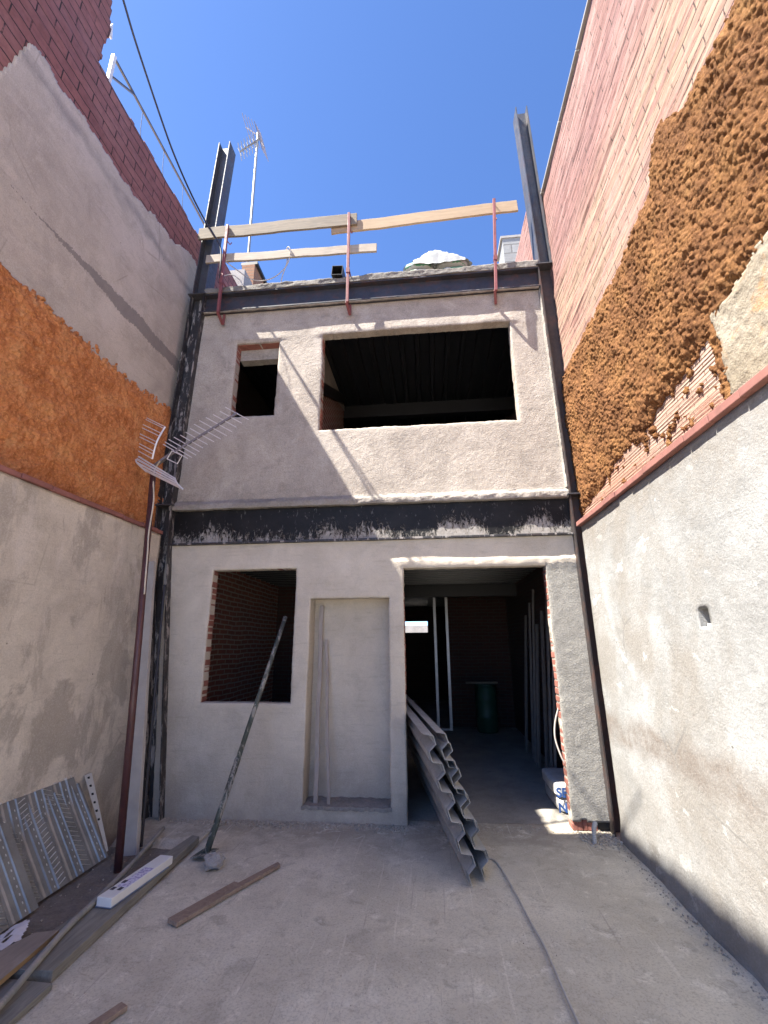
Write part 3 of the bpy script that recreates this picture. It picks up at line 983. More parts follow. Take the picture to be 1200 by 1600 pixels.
def h_section(name, segs, mat, wide, y0=4.635, depth=.2, flange=.012, web=.012):
    """H column with its flanges facing sideways; segs = [(z, x centre), ...]"""
    mb = MB()
    for (za, xa), (zb, xb) in zip(segs[:-1], segs[1:]):
        for s in (-1, 1):
            o0, o1 = (s * wide / 2 - flange / 2), (s * wide / 2 + flange / 2)
            mb.hexa([(xa + o0, y0, za), (xa + o1, y0, za), (xa + o1, y0 + depth, za), (xa + o0, y0 + depth, za),
                     (xb + o0, y0, zb), (xb + o1, y0, zb), (xb + o1, y0 + depth, zb), (xb + o0, y0 + depth, zb)])
        o0, o1 = -wide / 2 + flange / 2, wide / 2 - flange / 2
        ya, yb = y0 + depth * .5 - web / 2, y0 + depth * .5 + web / 2
        mb.hexa([(xa + o0, ya, za), (xa + o1, ya, za), (xa + o1, yb, za), (xa + o0, yb, za),
                 (xb + o0, ya, zb), (xb + o1, ya, zb), (xb + o1, yb, zb), (xb + o0, yb, zb)])
    return mb.build(name, mat, H)


def joint_plate(x, z, wx, par, y0=4.61):
    mb = MB()
    mb.box(x - wx / 2, x + wx / 2, y0, y0 + .25, z, z + .016)
    return mb.build('joint_plate', M['plate'], par, bevel=.002)


c = h_section('steel_column', [(-.2, -2.665), (2.66, -2.955), (3.105, -2.975)], M['col_smeared'], .165)
joint_plate(-2.975, 3.106, .22, c)
c = h_section('steel_column', [(3.123, -2.975), (5.99, -2.905)], M['col_smeared'], .175)
joint_plate(-2.905, 5.991, .24, c)
h_section('steel_column', [(6.008, -2.895), (8.72, -2.795)], M['col_grey'], .16)
c = h_section('steel_column', [(-.02, 1.60), (3.06, 1.585)], M['col_dark'], .19)
joint_plate(1.585, 3.061, .25, c)
c = h_section('steel_column', [(3.078, 1.585), (6.015, 1.545)], M['col_dark'], .18)
joint_plate(1.545, 6.016, .24, c)
h_section('steel_column', [(6.033, 1.545), (8.74, 1.49)], M['col_grey'], .145)
mb = MB()
mb.box(1.652, 1.70, 4.64, 4.655, 5.84, 6.01)
mb.build('welded_tab', M['white_tube'], H, bevel=.002)

# inside of the house
mb = MB()
mb.box(-2.93, -2.86, D + TH + .01, 9.0, -.01, 2.66)
mb.build('inner_side_wall', M['inner_brick'], H)
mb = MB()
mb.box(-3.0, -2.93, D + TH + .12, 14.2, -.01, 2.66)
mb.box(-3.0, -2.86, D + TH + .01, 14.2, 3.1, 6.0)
mb.build('inner_side_wall', M['shade_brick'], H)
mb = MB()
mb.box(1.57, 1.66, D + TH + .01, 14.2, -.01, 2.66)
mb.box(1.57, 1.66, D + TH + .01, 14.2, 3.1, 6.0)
mb.build('inner_side_wall', M['shade_brick'], H)
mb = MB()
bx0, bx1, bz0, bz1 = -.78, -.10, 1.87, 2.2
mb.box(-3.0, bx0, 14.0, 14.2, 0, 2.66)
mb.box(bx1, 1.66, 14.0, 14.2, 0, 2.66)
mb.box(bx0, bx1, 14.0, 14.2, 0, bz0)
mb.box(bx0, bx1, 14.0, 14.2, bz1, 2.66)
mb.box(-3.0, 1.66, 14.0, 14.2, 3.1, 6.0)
mb.build('back_wall', M['shade_brick_x'], H)
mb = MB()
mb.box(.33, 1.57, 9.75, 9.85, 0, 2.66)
mb.build('partition_wall', M['shade_brick_x'], H)
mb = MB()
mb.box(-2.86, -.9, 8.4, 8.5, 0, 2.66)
mb.build('partition_wall', M['shade_brick_x'], H)


def deck_ceiling(name, along, z, mat, y0, y1):
    mb = MB()
    prof = [(0, 0), (.05, 0), (.065, .075), (.205, .075), (.22, 0)]
    if along == 'x':
        y = y0
        while y < y1:
            for (a, h0), (b, h1) in zip(prof[:-1], prof[1:]):
                mb.add([(-2.95, y + a, z + h0), (1.62, y + a, z + h0), (1.62, y + b, z + h1), (-2.95, y + b, z + h1)], [(0, 1, 2, 3)])
            y += .22
    else:
        x = -2.95
        while x < 1.6:
            for (a, h0), (b, h1) in zip(prof[:-1], prof[1:]):
                mb.add([(x + a, y0, z + h0), (x + a, y1, z + h0), (x + b, y1, z + h1), (x + b, y0, z + h1)], [(0, 1, 2, 3)])
            x += .22
    return mb.build(name, mat, H)


deck_ceiling('ceiling_deck', 'x', 2.62, M['deck'], D + TH + .01, 14.0)
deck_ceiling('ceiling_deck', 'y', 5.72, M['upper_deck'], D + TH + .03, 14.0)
mb = MB()
mb.box(-2.95, 1.6, D + TH + .01, 14.2, 2.70, 3.09)
mb.build('floor_slab', M['slab'], H)
mb = MB()
mb.box(-2.86, 1.57, 8.5, 8.62, 2.40, 2.62)
mb.build('inner_beam', M['black'], H)
mb = MB()
mb.box(-2.86, 1.57, 7.2, 7.34, 5.46, 5.70)
mb.build('inner_beam', M['black'], H)
# partition of the small upper room: plaster above a diagonal steel, brick below
mb = MB()
xp = -1.42
mb.add([(xp, D + TH + .03, 5.02), (xp, 7.6, 6.0 - .3), (xp, 5.2, 5.71), (xp, D + TH + .03, 5.71)], [(0, 1, 2, 3)])
mb.build('inner_plaster', M['white_plaster'], H)
mb = MB()
mb.box(xp - .1, xp - .01, D + TH + .03, 7.2, 3.1, 5.72)
mb.build('partition_wall', M['inner_brick'], H)
mb = MB()
mb.bar((xp + .02, D + TH, 4.72), (xp + .02, 7.0, 5.72), .05, .16)
mb.build('stringer', M['black'], H)
mb = MB()
mb.tube([(1.16, 4.86, 3.9), (1.22, 5.2, 4.6), (1.25, 5.4, 5.2)], .02, 6)
mb.build('leaning_batten', M['wood_grey'], H)

# ------------------------------------------------------------------ roof edge: guard rail, planks, sacks
YP = 4.555


def railing_post():
    x, z0, z1 = -.89, 5.60, 7.03
    r = thing('railing_post', 'red clamp-on railing post at the plank joint, middle of three on the roof edge', 'railing post', (x, YP, z0), 'red posts of the roof guard rail')
    mb = MB()
    mb.box(x - .017, x + .017, YP - .017, YP + .017, z0 + .02, z1)
    mb.build('post_tube', M['post_red'], r, bevel=.003)
    mb = MB()
    mb.bar((x - .012, YP, z0 + .03), (x + .012, YP + .13, z0 - .06), .03, .03)
    mb.bar((x + .012, YP + .13, z0 - .06), (x + .012, YP + .135, z0 + .10), .03, .012)
    mb.build('clamp_foot', M['post_red'], r, bevel=.003)
    mb = MB()
    mb.box(x - .022, x + .022, YP - .022, YP + .022, z0 + .46, z0 + .53)
    mb.tube([(x - .02, YP, z0 + .49), (x + .02, YP, z0 + .49), (x + .02, YP + .1, z0 + .49)], .008, 6)
    mb.build('clamp_collar', M['post_red'], r)
    mb = MB()
    mb.tube([(x, YP, z1 - .01), (x, YP + .1, z1 + .01), (x + .02, YP + .1, z1 + .06)], .007, 6)
    mb.build('plank_hook', M['post_red'], r)
    mb = MB()
    mb.tube([(x, YP, z1 - .25), (x + .03, YP + .06, z1 - .27), (x + .04, YP + .08, z1 - .22)], .007, 6)
    mb.build('plank_hook', M['post_red'], r)
    return r


def copy_thing(o, loc, label, rot=None):
    c = o.copy()
    C.objects.link(c)
    c.location = loc
    c['label'] = label
    if rot: c.rotation_euler = rot
    for ch in [k for k in bpy.data.objects if k.parent == o]:
        d = ch.copy()
        C.objects.link(d)
        d.parent = c
    return c


rp = railing_post()
copy_thing(rp, (-2.545, YP, 5.60), 'red clamp-on railing post next to the left steel column, leftmost of three', (0, -.005, .0))
copy_thing(rp, (.905, YP, 5.60), 'red clamp-on railing post under the new pine plank, rightmost of three', (0, .055, 0))


def plank(name, label, cat, p, q, t, hgt, mat, group=None, up=(0, 0, 1), bevel=.004):
    p, q = Vector(p), Vector(q)
    L = (q - p).length
    mb = MB()
    n = max(2, int(L / .1))
    d = (q - p).normalized()
    s = d.cross(Vector(up)).normalized()
    u = s.cross(d)
    vs, fs = [], []
    for i in range(n + 1):
        c_ = p + d * (L * i / n) + u * (.004 * math.sin(i * .7) + .003 * random.uniform(-1, 1)) + s * .003 * math.sin(i * .45 + 1)
        vs += [c_ - s * t / 2 - u * hgt / 2, c_ + s * t / 2 - u * hgt / 2, c_ + s * t / 2 + u * hgt / 2, c_ - s * t / 2 + u * hgt / 2]
    for i in range(n):
        for k in range(4):
            fs.append((i * 4 + k, i * 4 + (k + 1) % 4, i * 4 + 4 + (k + 1) % 4, i * 4 + 4 + k))
    fs += [(0, 1, 2, 3), (n * 4 + 3, n * 4 + 2, n * 4 + 1, n * 4)]
    mb.add(vs, fs)
    return single(mb, name, label, cat, mat, group, bevel)


plank('guard_plank', 'weathered grey plank, left half of the top guard rail', 'plank', (-2.97, 4.595, 6.955), (-.79, 4.595, 6.962), .03, .185, M['wood_grey'], 'planks of the roof guard rail')
plank('guard_plank', 'clean yellow pine plank, right half of the top guard rail', 'plank', (-1.14, 4.632, 6.872), (1.285, 4.632, 6.975), .03, .17, M['wood_new'], 'planks of the roof guard rail')
plank('guard_plank', 'short pale plank forming the lower guard rail above the roof slab', 'plank', (-2.82, 4.60, 6.52), (-.53, 4.60, 6.465), .03, .125, M['wood_pale'], 'planks of the roof guard rail')

# black tube stub on the slab edge
mb = MB()
cx_, cz_ = -1.045, 6.10
for (a0, a1, b0, b1) in ((-.07, .07, 0, .006), (-.07, .07, .134, .14), (-.07, -.064, .006, .134), (.064, .07, .006, .134)):
    mb.box(cx_ + a0, cx_ + a1, 4.60, 5.0, cz_ + b0, cz_ + b1)
mb.box(cx_ - .064, cx_ + .064, 4.9, 4.91, cz_ + .006, cz_ + .134)
o = single(mb, 'square_tube', 'short black square steel tube lying open-ended on the roof edge', 'steel tube', M['black'])
o.rotation_euler = (0, math.radians(4), 0)


def blob_box(cx, cy, cz, lx, ly, lz, seed, n=14, e=3.2, wr=.012):
    """rounded bag-like box with wrinkles"""
    bm = bmesh.new()
    bmesh.ops.create_icosphere(bm, subdivisions=4, radius=1)
    for v in bm.verts:
        d = v.co.normalized()
        k = (abs(d.x) ** e + abs(d.y) ** e + abs(d.z) ** e) ** (-1 / e)
        p = Vector((d.x * k * lx / 2, d.y * k * ly / 2, d.z * k * lz / 2))
        nz = mnoise.noise(p * 9 + Vector((seed, 0, 0))) + .5 * mnoise.noise(p * 25 + Vector((0, seed, 0)))
        v.co = p + d * nz * wr + Vector((cx, cy, cz))
    me = bpy.data.meshes.new('blob')
    bm.to_mesh(me)
    bm.free()
    me.polygons.foreach_set('use_smooth', [True] * len(me.polygons))
    return me


bags = [(.02, 6.14, 0), (.44, 6.14, 0), (.02, 6.27, 0), (.45, 6.27, 1), (-.03, 6.27, 1)]
SGR = 'printed sacks stacked on the roof slab'
for i, (bx, bz, lab) in enumerate(((-.0, 6.15, 'bottom left sack of the pile on the roof, under the white plastic'), (.44, 6.15, 'bottom right sack of the pile on the roof, under the white plastic'),
                                   (-.01, 6.275, 'green and white sack at the left of the pile on the roof'), (.42, 6.28, 'green and white sack at the right of the pile on the roof'))):
    me = blob_box(bx, 4.98, bz, .43, .55, .135, i * 3.1)
    o = link('filled_sack', me, [M['sack_white'], M['sack_green']], None, (bx, 4.98, bz - .07))
    for p in me.polygons:
        cc = p.center
        p.material_index = 1 if (abs(cc.z - .07) < .036 and abs(cc.x) < .17 and mnoise.noise(cc * 7 + Vector((i * 4, 1, 0))) > -.25) else 0
    tag(o, lab, 'sack', SGR)


def film(U, V):
    r = np.hypot((U - .24) / .40, (V - 4.98) / .34)
    Z = 6.345 + .11 * np.clip(1 - r ** 2.2, -1.2, 1) + .07 * np.exp(-((U - .2) / .16) ** 2) + .07 * fbm(U * 5, V * 5, 171) + .05 * np.abs(fbm(U * 12, V * 12, 172))
    Z = Z - 3.2 * np.clip(4.70 - V, 0, 1)
    return U + .03 * fbm(U * 5, V * 5, 173), np.maximum(V, 4.69 - .25 * (4.70 - V)) + .02 * fbm(U * 5, V * 5, 174), np.maximum(Z, 6.235 + .05 * fbm(U * 7, V * 2, 177))


o = field('plastic_sheet', span(-.16, .72, .012), span(4.62, 5.35, .008), film, M['plastic'], keep=lambda U, V: np.hypot((U - .27) / .46, (V - 4.99) / .40) < 1 + .25 * fbm(U * 6, V * 6, 176), loc=(.24, 4.98, 6.1))
tag(o, 'crumpled white plastic sheet thrown over the sacks on the roof', 'plastic sheet')

# ------------------------------------------------------------------ things above and beyond the roof
r = thing('rooftop_antenna', 'tall thin mast with small comb antenna standing behind the roof guard rail', 'antenna', (-3.42, 7.0, 7.4))
mb = MB()
mb.tube([(-3.40, 7, 7.4), (-3.41, 7, 9.2), (-3.46, 7, 12.5)], .026, 8)
mb.build('mast', M['mast'], r, smooth=True)
mb = MB()
a, b = Vector((-3.40, 7.0, 12.32)), Vector((-3.78, 6.9, 11.84))
mb.tube([a, b], .02, 6)
mb.build('boom', M['mast'], r)
for k in range(6):
    p = a.lerp(b, .3 + .14 * k)
    mb = MB()
    mb.tube([p + Vector((-.07, .25, .10)), p + Vector((.07, -.25, -.10))], .008, 5)
    mb.tube([p + Vector((-.05, 0, .12)), p + Vector((.05, 0, -.12))], .008, 5)
    mb.build('element', M['mast'], r)
for s in (1, -1):
    mb = MB()
    for k in range(5):
        p = Vector((-3.44, 7.0, 12.4)) + Vector((-.075, 0, .075) if s > 0 else (.04, 0, -.09)) * k
        mb.tube([p + Vector((-.02, .3, 0)), p + Vector((.02, -.3, 0))], .006, 5)
    p0 = Vector((-3.44, 7.0, 12.4))
    mb.tube([p0, p0 + Vector((-.075, 0, .075) if s > 0 else (.04, 0, -.09)) * 4.2], .012, 5)
    mb.build('reflector', M['alu_dark'], r)

# neighbouring wall pieces beyond the roof, left
r = thing('neighbour_wall', 'red painted wall with pale pier and orange brick end beyond the roof, left', 'wall', (-3.2, 6.2, 6.0))
mb = MB(); mb.box(-3.35, -3.08, 5.0, 6.2, 6.0, 7.45); mb.build('painted_wall', M['left_brick'], r)
mb = MB(); mb.box(-3.40, -3.06, 6.2, 6.66, 6.0, 7.95); mb.build('pale_pier', M['pale_render'], r)
mb = MB(); mb.box(-3.35, -3.10, 6.66, 7.6, 6.0, 8.52); mb.build('brick_end', M['orange_brick'], r)
mb = MB(); mb.box(-3.37, -3.05, 6.66, 7.64, 8.52, 8.58); mb.build('dark_coping', M['black'], r)
# right: block pier
r = thing('block_pier', 'grey concrete block pier rising behind the far end of the pink brick wall', 'pier', (1.75, 7.1, 6.0))
mb = MB(); mb.box(1.60, 1.92, 7.0, 7.5, 6.05, 8.95); mb.build('block_work', M['block'], r)
mb = MB(); mb.box(1.56, 1.96, 6.98, 7.54, 8.952, 9.0); mb.build('capping', M['coping'], r)
# rail frame above the left parapet
XF = -3.3
r = thing('rail_frame', 'white post with long grey rail running above the left brick parapet', 'rail', (XF, 3.1, 7.15))
mb = MB(); mb.box(XF - .02, XF + .02, 3.09, 3.13, 7.1, 7.9); mb.build('post', M['white_tube'], r, bevel=.003)
mb = MB(); mb.bar((XF, 3.09, 7.88), (XF, 5.6, 7.86), .024, .024); mb.build('rail', M['grey_tube'], r, bevel=.003)
mb = MB(); mb.bar((XF, 3.12, 7.6), (XF, 3.46, 7.87), .02, .02); mb.build('brace', M['grey_tube'], r)
for k, yy in enumerate((3.64, 4.1, 4.58)):
    mb = MB(); mb.tube([(XF, yy, 7.86), (XF + .06, yy - .05, 7.5), (XF + .1, yy - .04, 7.19)], .004, 5); mb.build('tie_wire', M['grey_tube'], r)
mb = MB()
mb.add([(-3.3, 2.95, 8.02), (-3.3, 3.04, 8.06), (-3.28, 2.99, 8.2), (-3.32, 2.95, 8.02), (-3.32, 3.04, 8.06), (-3.30, 2.99, 8.2)], [(0, 1, 2), (3, 5, 4), (0, 3, 4, 1), (1, 4, 5, 2), (2, 5, 3, 0)])
mb.tube([(-3.31, 2.7, 8.06), (-3.31, 3.04, 8.05)], .012, 6)
single(mb, 'metal_bracket', 'small white triangular bracket sticking out behind the broken brick edge', 'bracket', M['white_tube'])


def spline(pts, n=8):
    pts = [Vector(p) for p in pts]
    out = []
    for i in range(len(pts) - 1):
        p0, p1, p2, p3 = pts[max(i - 1, 0)], pts[i], pts[i + 1], pts[min(i + 2, len(pts) - 1)]
        for k in range(n):
            t = k / n
            out.append(.5 * ((2 * p1) + (p2 - p0) * t + (2 * p0 - 5 * p1 + 4 * p2 - p3) * t * t + (3 * p1 - p0 - 3 * p2 + p3) * t ** 3))
    return out + [pts[-1]]


mb = MB()
mb.tube(spline([(-2.88, 2.2, 8.2), (-2.88, 2.67, 7.85), (-2.88, 2.95, 7.65), (-2.88, 3.52, 7.34), (-2.88, 3.83, 7.22), (-2.88, 4.19, 7.15), (-2.86, 4.48, 7.1), (-2.74, 4.53, 6.9), (-2.6, 4.53, 6.62), (-2.57, 4.53, 6.3), (-2.6, 4.60, 6.12)]), .011, 6)
single(mb, 'overhead_cable', 'dark cable slung from above the left wall down to the left railing post', 'cable', M['cable_dark'], smooth=True)
mb = MB()
mb.tube(spline([(-2.55, 4.57, 6.45), (-2.42, 4.66, 6.38), (-2.2, 4.66, 6.2), (-2.02, 4.66, 6.16), (-1.86, 4.66, 6.22), (-1.72, 4.64, 6.36), (-1.66, 4.575, 6.5), (-1.69, 4.57, 6.58), (-1.74, 4.62, 6.56), (-1.72, 4.64, 6.42), (-1.78, 4.66, 6.2), (-1.8, 4.68, 6.1)]), .007, 6)
mb.tube(spline([(-2.55, 4.57, 6.2), (-2.46, 4.62, 6.26), (-2.36, 4.64, 6.2), (-2.3, 4.66, 6.1)]), .006, 6)
single(mb, 'loose_wire', 'thin wire looped over the lower guard plank and trailing along the slab', 'wire', M['cable_grey'], smooth=True)

# ------------------------------------------------------------------ left side: antenna pole and leaning profile
FT, TP = Vector((-2.375, 3.74, -.03)), Vector((-2.893, 4.235, 3.42))
r = thing('antenna_pole', 'long brown tube leaning in the left corner with a bent grid antenna on top', 'antenna', FT)
mb = MB()
mb.tube([FT, FT.lerp(TP, .5) + Vector((.004, 0, 0)), TP], .029, 14)
mb.build('pole', M['pole_brown'], r, smooth=True)


def A(px, py, y=4.2):
    return at(px, py, 1, y)


def grille(c0, c1, c2, c3, n, name, r_=.0055):
    """frame rods c0-c1 and c3-c2 joined by n rods"""
    mb = MB()
    mid0 = c0.lerp(c1, .5) + Vector((-.03, -.02, 0))
    e0 = spline([c0, mid0, c1], 6)
    e1 = spline([c3, c3.lerp(c2, .5) + Vector((-.01, -.02, 0)), c2], 6)
    for k in range(n):
        t = k / (n - 1)
        i = min(int(t * (len(e0) - 1)), len(e0) - 1)
        mb.tube([e0[i], e1[min(i, len(e1) - 1)]], r_, 5)
    mb.tube(e0, r_ * 1.8, 5)
    mb.tube(e1, r_ * 1.8, 5)
    return mb.build(name, M['alu'], r)


grille(A(227, 652, 4.25), A(208, 700, 4.22), A(238, 717, 4.12), A(258, 667, 4.12), 9, 'reflector_grille')
grille(A(210, 709, 4.22), A(229, 737, 4.15), A(286, 765, 4.05), A(273, 747, 4.1), 9, 'reflector_grille')
B0, B1 = A(252, 719, 4.15), A(370, 646, 4.3)
mb = MB(); mb.bar(B0, B1, .022, .022); mb.build('boom', M['alu_dark'], r)
mb = MB(); mb.bar(TP, B0.lerp(B1, .1), .03, .03); mb.build('bracket', M['alu_dark'], r)
eldir = (A(382, 658, 4.2) - A(343, 637, 4.2))
for k in range(13):
    t = .18 + .82 * (k / 12) ** 1.25
    p = B0.lerp(B1, t)
    L = eldir * (.5 + .06 * math.sin(k))
    mb = MB()
    mb.tube([p - L, p + L], .0052, 5)
    mb.bar(p - L * .14, p + L * .14, .014, .010)
    mb.build('director', M['alu'], r)
mb = MB()
p = B0.lerp(B1, .12)
q = [p + Vector((-.02, -.02, -.06)), p + Vector((.10, -.02, -.12)), p + Vector((.14, -.02, -.03)), p + Vector((.02, -.02, .03))]
mb.tube(q + [q[0]], .006, 5)
mb.build('dipole', M['alu'], r)
pn = Vector((.03, -.03, 0))
cab = [B0 + Vector((0, -.02, -.02)), TP + pn + Vector((0, 0, -.1)), FT.lerp(TP, .88) + pn * 1.1 + Vector((.02, 0, 0)), FT.lerp(TP, .78) + pn, FT.lerp(TP, .72) + pn * 1.5, FT.lerp(TP, .66) + pn * 1.6, FT.lerp(TP, .60) + pn * 1.9]
mb = MB(); mb.tube(spline(cab), .0075, 6); mb.build('aerial_cable', M['cable_cream'], r, smooth=True)

# grey channel profile leaning in the corner
mb = MB()
a0, a1 = Vector((-2.46, 4.0, -.03)), Vector((-2.90, 4.40, 2.42))
for off, wd, th in ((Vector((0, 0, 0)), .11, .008), (Vector((.055, .018, 0)), .008, .04)):
    mb.bar(a0 + off, a1 + off * .9, wd, th, up=(0, 1, 0))
single(mb, 'leaning_profile', 'pale grey metal profile leaning in the corner behind the brown tube', 'metal profile', M['grey_sheet'], bevel=.002)
mb = MB()
mb.tube([(-2.50, 4.22, -.05), (-2.80, 4.56, 2.2)], .012, 6)
single(mb, 'thin_rod', 'thin dark rod standing against the left steel column', 'rod', M['cable_dark'])

# ------------------------------------------------------------------ perforated rib-lath sheets leaning against the left wall


def lath(label, y0, y1, xb, zb, xt, zt, seed, phase=0.0, rough_top=True):
    """sheet leaning from (xb, zb) at its foot to (xt, zt) at the wall, running along the wall from y0 to y1"""
    rnd = random.Random(seed)
    o_ = Vector((xb, y0, zb))
    top = Vector((xt, y0, zt))
    Lh = (top - o_).length
    V = (top - o_) / Lh
    U = Vector((0, -1, 0))
    N = U.cross(V).normalized()
    if N.x < 0: N = -N
    Lw = y0 - y1
    warp = lambda u, v: .006 * math.sin(u * 5 + seed) * v / Lh
    Pt = lambda u, v, n=0: o_ + U * u + V * v + N * (n + warp(u, v))
    r = thing('metal_lath_sheet', label, 'metal sheet', tuple(Pt(Lw / 2, 0)), 'galvanised lath sheets leaning on the left wall')
    # folded profile: flat strips, narrow ribs and shallow troughs
    prof = [(0, 0)]
    u = .03 + phase
    marks = []
    k = 0
    while u < Lw - .2:
        prof += [(u, 0), (u + .005, .010), (u + .010, 0)]
        u += .062
        prof += [(u, 0), (u + .005, .010), (u + .010, 0)]
        marks.append((u - .036, 1, k))
        u += .045
        prof += [(u, 0), (u + .012, -.005), (u + .030, -.005), (u + .042, 0)]
        u += .046
        marks.append((u + .005, 0, k))
        u += .075
        k += 1
    prof.append((Lw, 0))
    mb = MB()
    nv = 6
    grid = [[Pt(uu, Lh * q / nv, nn) for q in range(nv + 1)] for uu, nn in prof]
    for i_ in range(len(prof) - 1):
        for q in range(nv):
            mb.add([grid[i_][q], grid[i_ + 1][q], grid[i_ + 1][q + 1], grid[i_][q + 1]], [(0, 1, 2, 3)])
    sh = mb.build('sheet', M['galv'], r)
    sd = sh.modifiers.new('thickness', 'SOLIDIFY')
    sd.thickness = .0015
    slot = MB()
    for (a, wide, kk) in marks:
        v = .02
        while v < Lh - .03:
            if wide:
                slot.hexa([Pt(a, v, .001), Pt(a + .005, v, .001), Pt(a + .005, v + .014, .001), Pt(a, v + .014, .001),
                           Pt(a, v, .004), Pt(a + .005, v, .004), Pt(a + .005, v + .014, .004), Pt(a, v + .014, .004)])
                v += .05
            else:
                s0, s1 = (0, .032) if kk % 2 == 0 else (.020, 0)
                slot.hexa([Pt(a, v + s0, .001), Pt(a + .062, v + s1, .001), Pt(a + .062, v + s1 + .005, .001), Pt(a, v + s0 + .005, .001),
                           Pt(a, v + s0, .007), Pt(a + .062, v + s1, .007), Pt(a + .062, v + s1 + .005, .001), Pt(a, v + s0 + .005, .001)])
                v += .036
    slot.build('louvres', M['galv_bright'], r)
    if rough_top:
        tp = MB()
        u = .02
        while u < Lw - .06:
            ww = rnd.choice([.006, .006, .03])
            hh = rnd.uniform(.012, .03)
            tp.hexa([Pt(u, Lh, 0), Pt(u + ww, Lh, 0), Pt(u + ww, Lh, .002), Pt(u, Lh, .002), Pt(u, Lh + hh, -.006), Pt(u + ww, Lh + hh, -.006), Pt(u + ww, Lh + hh, -.004), Pt(u, Lh + hh, -.004)])
            u += ww + rnd.uniform(.03, .10)
        tp.build('cut_edge', M['galv_bright'], r)
    return r


def slotted_strip():
    """bright slotted end strip of the hindmost sheet"""
    p0, p1 = Vector((-2.615, 3.955, .02)), Vector((-2.935, 4.06, .54))
    d = (p1 - p0)
    q = Vector((0, -.085, 0))
    N = Vector((.85, 0, .52))
    r = thing('slotted_strip', 'narrow bright metal strip with a row of slots beside the lath sheets', 'metal strip', tuple(p0))
    mb = MB()
    mb.hexa([p0, p0 + q * .3, p0 + q * .3 + N * .002, p0 + N * .002, p1, p1 + q, p1 + q + N * .002, p1 + N * .002])
    mb.build('strip', M['galv_bright'], r)
    mb = MB()
    for k in range(6):
        c0 = p0 + d * (.40 + .11 * k) + q * (.42 + .03 * k) + N * .0025
        mb.tube([c0 - d * .012, c0 + d * .012], .010, 8)
    mb.build('slot_row', M['hole_shade'], r)  # dark rods stand in for the shade in the slots


slotted_strip()
lath('backmost galvanised lath sheet, its punched top edge showing above the others', 3.86, 2.7, -2.66, .03, -2.94, .56, 3, .05)
lath('middle galvanised ribbed lath sheet, the widest of three leaning on the left wall', 3.91, 3.16, -2.58, 0, -2.925, .50, 1, .0)
lath('frontmost galvanised lath sheet at the left picture edge, lower than the others', 3.20, 2.2, -2.53, 0, -2.86, .46, 2, .03)

# ------------------------------------------------------------------ things on the ground, left
mb = MB()
mb.hexa([(-2.21, 2.58, .0), (-1.915, 2.59, .0), (-1.985, 4.20, .0), (-2.06, 4.22, .0), (-2.21, 2.58, .05), (-1.915, 2.59, .05), (-1.985, 4.20, .05), (-2.06, 4.22, .05)])
single(mb, 'formwork_plank', 'long grey formwork plank with dark sawn end, lying under the white carton', 'plank', M['wood_form'], 'grey planks along the dirt strip', bevel=.003)
mb = MB()
mb.hexa([(-2.20, .8, .0), (-1.87, .8, .0), (-1.875, 2.55, .0), (-2.18, 2.56, .0), (-2.20, .8, .028), (-1.87, .8, .028), (-1.875, 2.55, .028), (-2.18, 2.56, .028)])
single(mb, 'formwork_plank', 'grey board at the bottom left corner, below the dark sawn plank end', 'plank', M['wood_form'], 'grey planks along the dirt strip', bevel=.003)
mb = MB()
mb.tube(spline([(-2.40, 4.36, .04), (-2.22, 3.64, .06), (-2.135, 3.2, .068), (-2.085, 2.86, .069), (-2.0, 2.53, .069), (-1.95, 2.3, .062), (-1.86, 1.6, .05)], 4), .017, 10)
single(mb, 'steel_pipe', 'long dusty steel pipe lying along the planks in the left foreground', 'pipe', M['pipe'], smooth=True)
mb = MB()
mb.tube([(-2.31, 4.05, .03), (-2.22, 3.60, .065), (-2.13, 3.20, .072)], .011, 8)
single(mb, 'steel_rod', 'short rusty rod lying beside the white carton', 'rod', M['pipe'], smooth=True)
# carton
r = thing('carton_box', 'long slim white carton with purple printed label lying on the grey plank', 'carton', (-2.0, 3.4, .05))
cb0, cb1 = Vector((-2.045, 3.12, .083)), Vector((-1.985, 3.70, .083))
mb = MB(); mb.bar(cb0, cb1, .105, .05); mb.build('carton', M['carton'], r, bevel=.004)
mb = MB(); mb.bar(cb0 + Vector((.0, .0, -.026)), cb1 + Vector((0, -.05, -.026)), .112, .006); mb.build('blue_wrap', M['film_blue'], r)
mb = MB(); mb.bar(cb0.lerp(cb1, .22) + Vector((0.01, 0, .0256)), cb0.lerp(cb1, .66) + Vector((0.01, 0, .0256)), .07, .001); lb = mb.build('printed_label', M['label'], r)
mb = MB()
for (t0, t1, s0) in ((.15, .21, -.028), (.15, .21, .02), (.30, .36, -.02)):
    mb.bar(cb0.lerp(cb1, t0) + Vector((s0, 0, .0262)), cb0.lerp(cb1, t1) + Vector((s0, 0, .0262)), .026, .001)
mb.build('print_block', M['ink_black'], r)
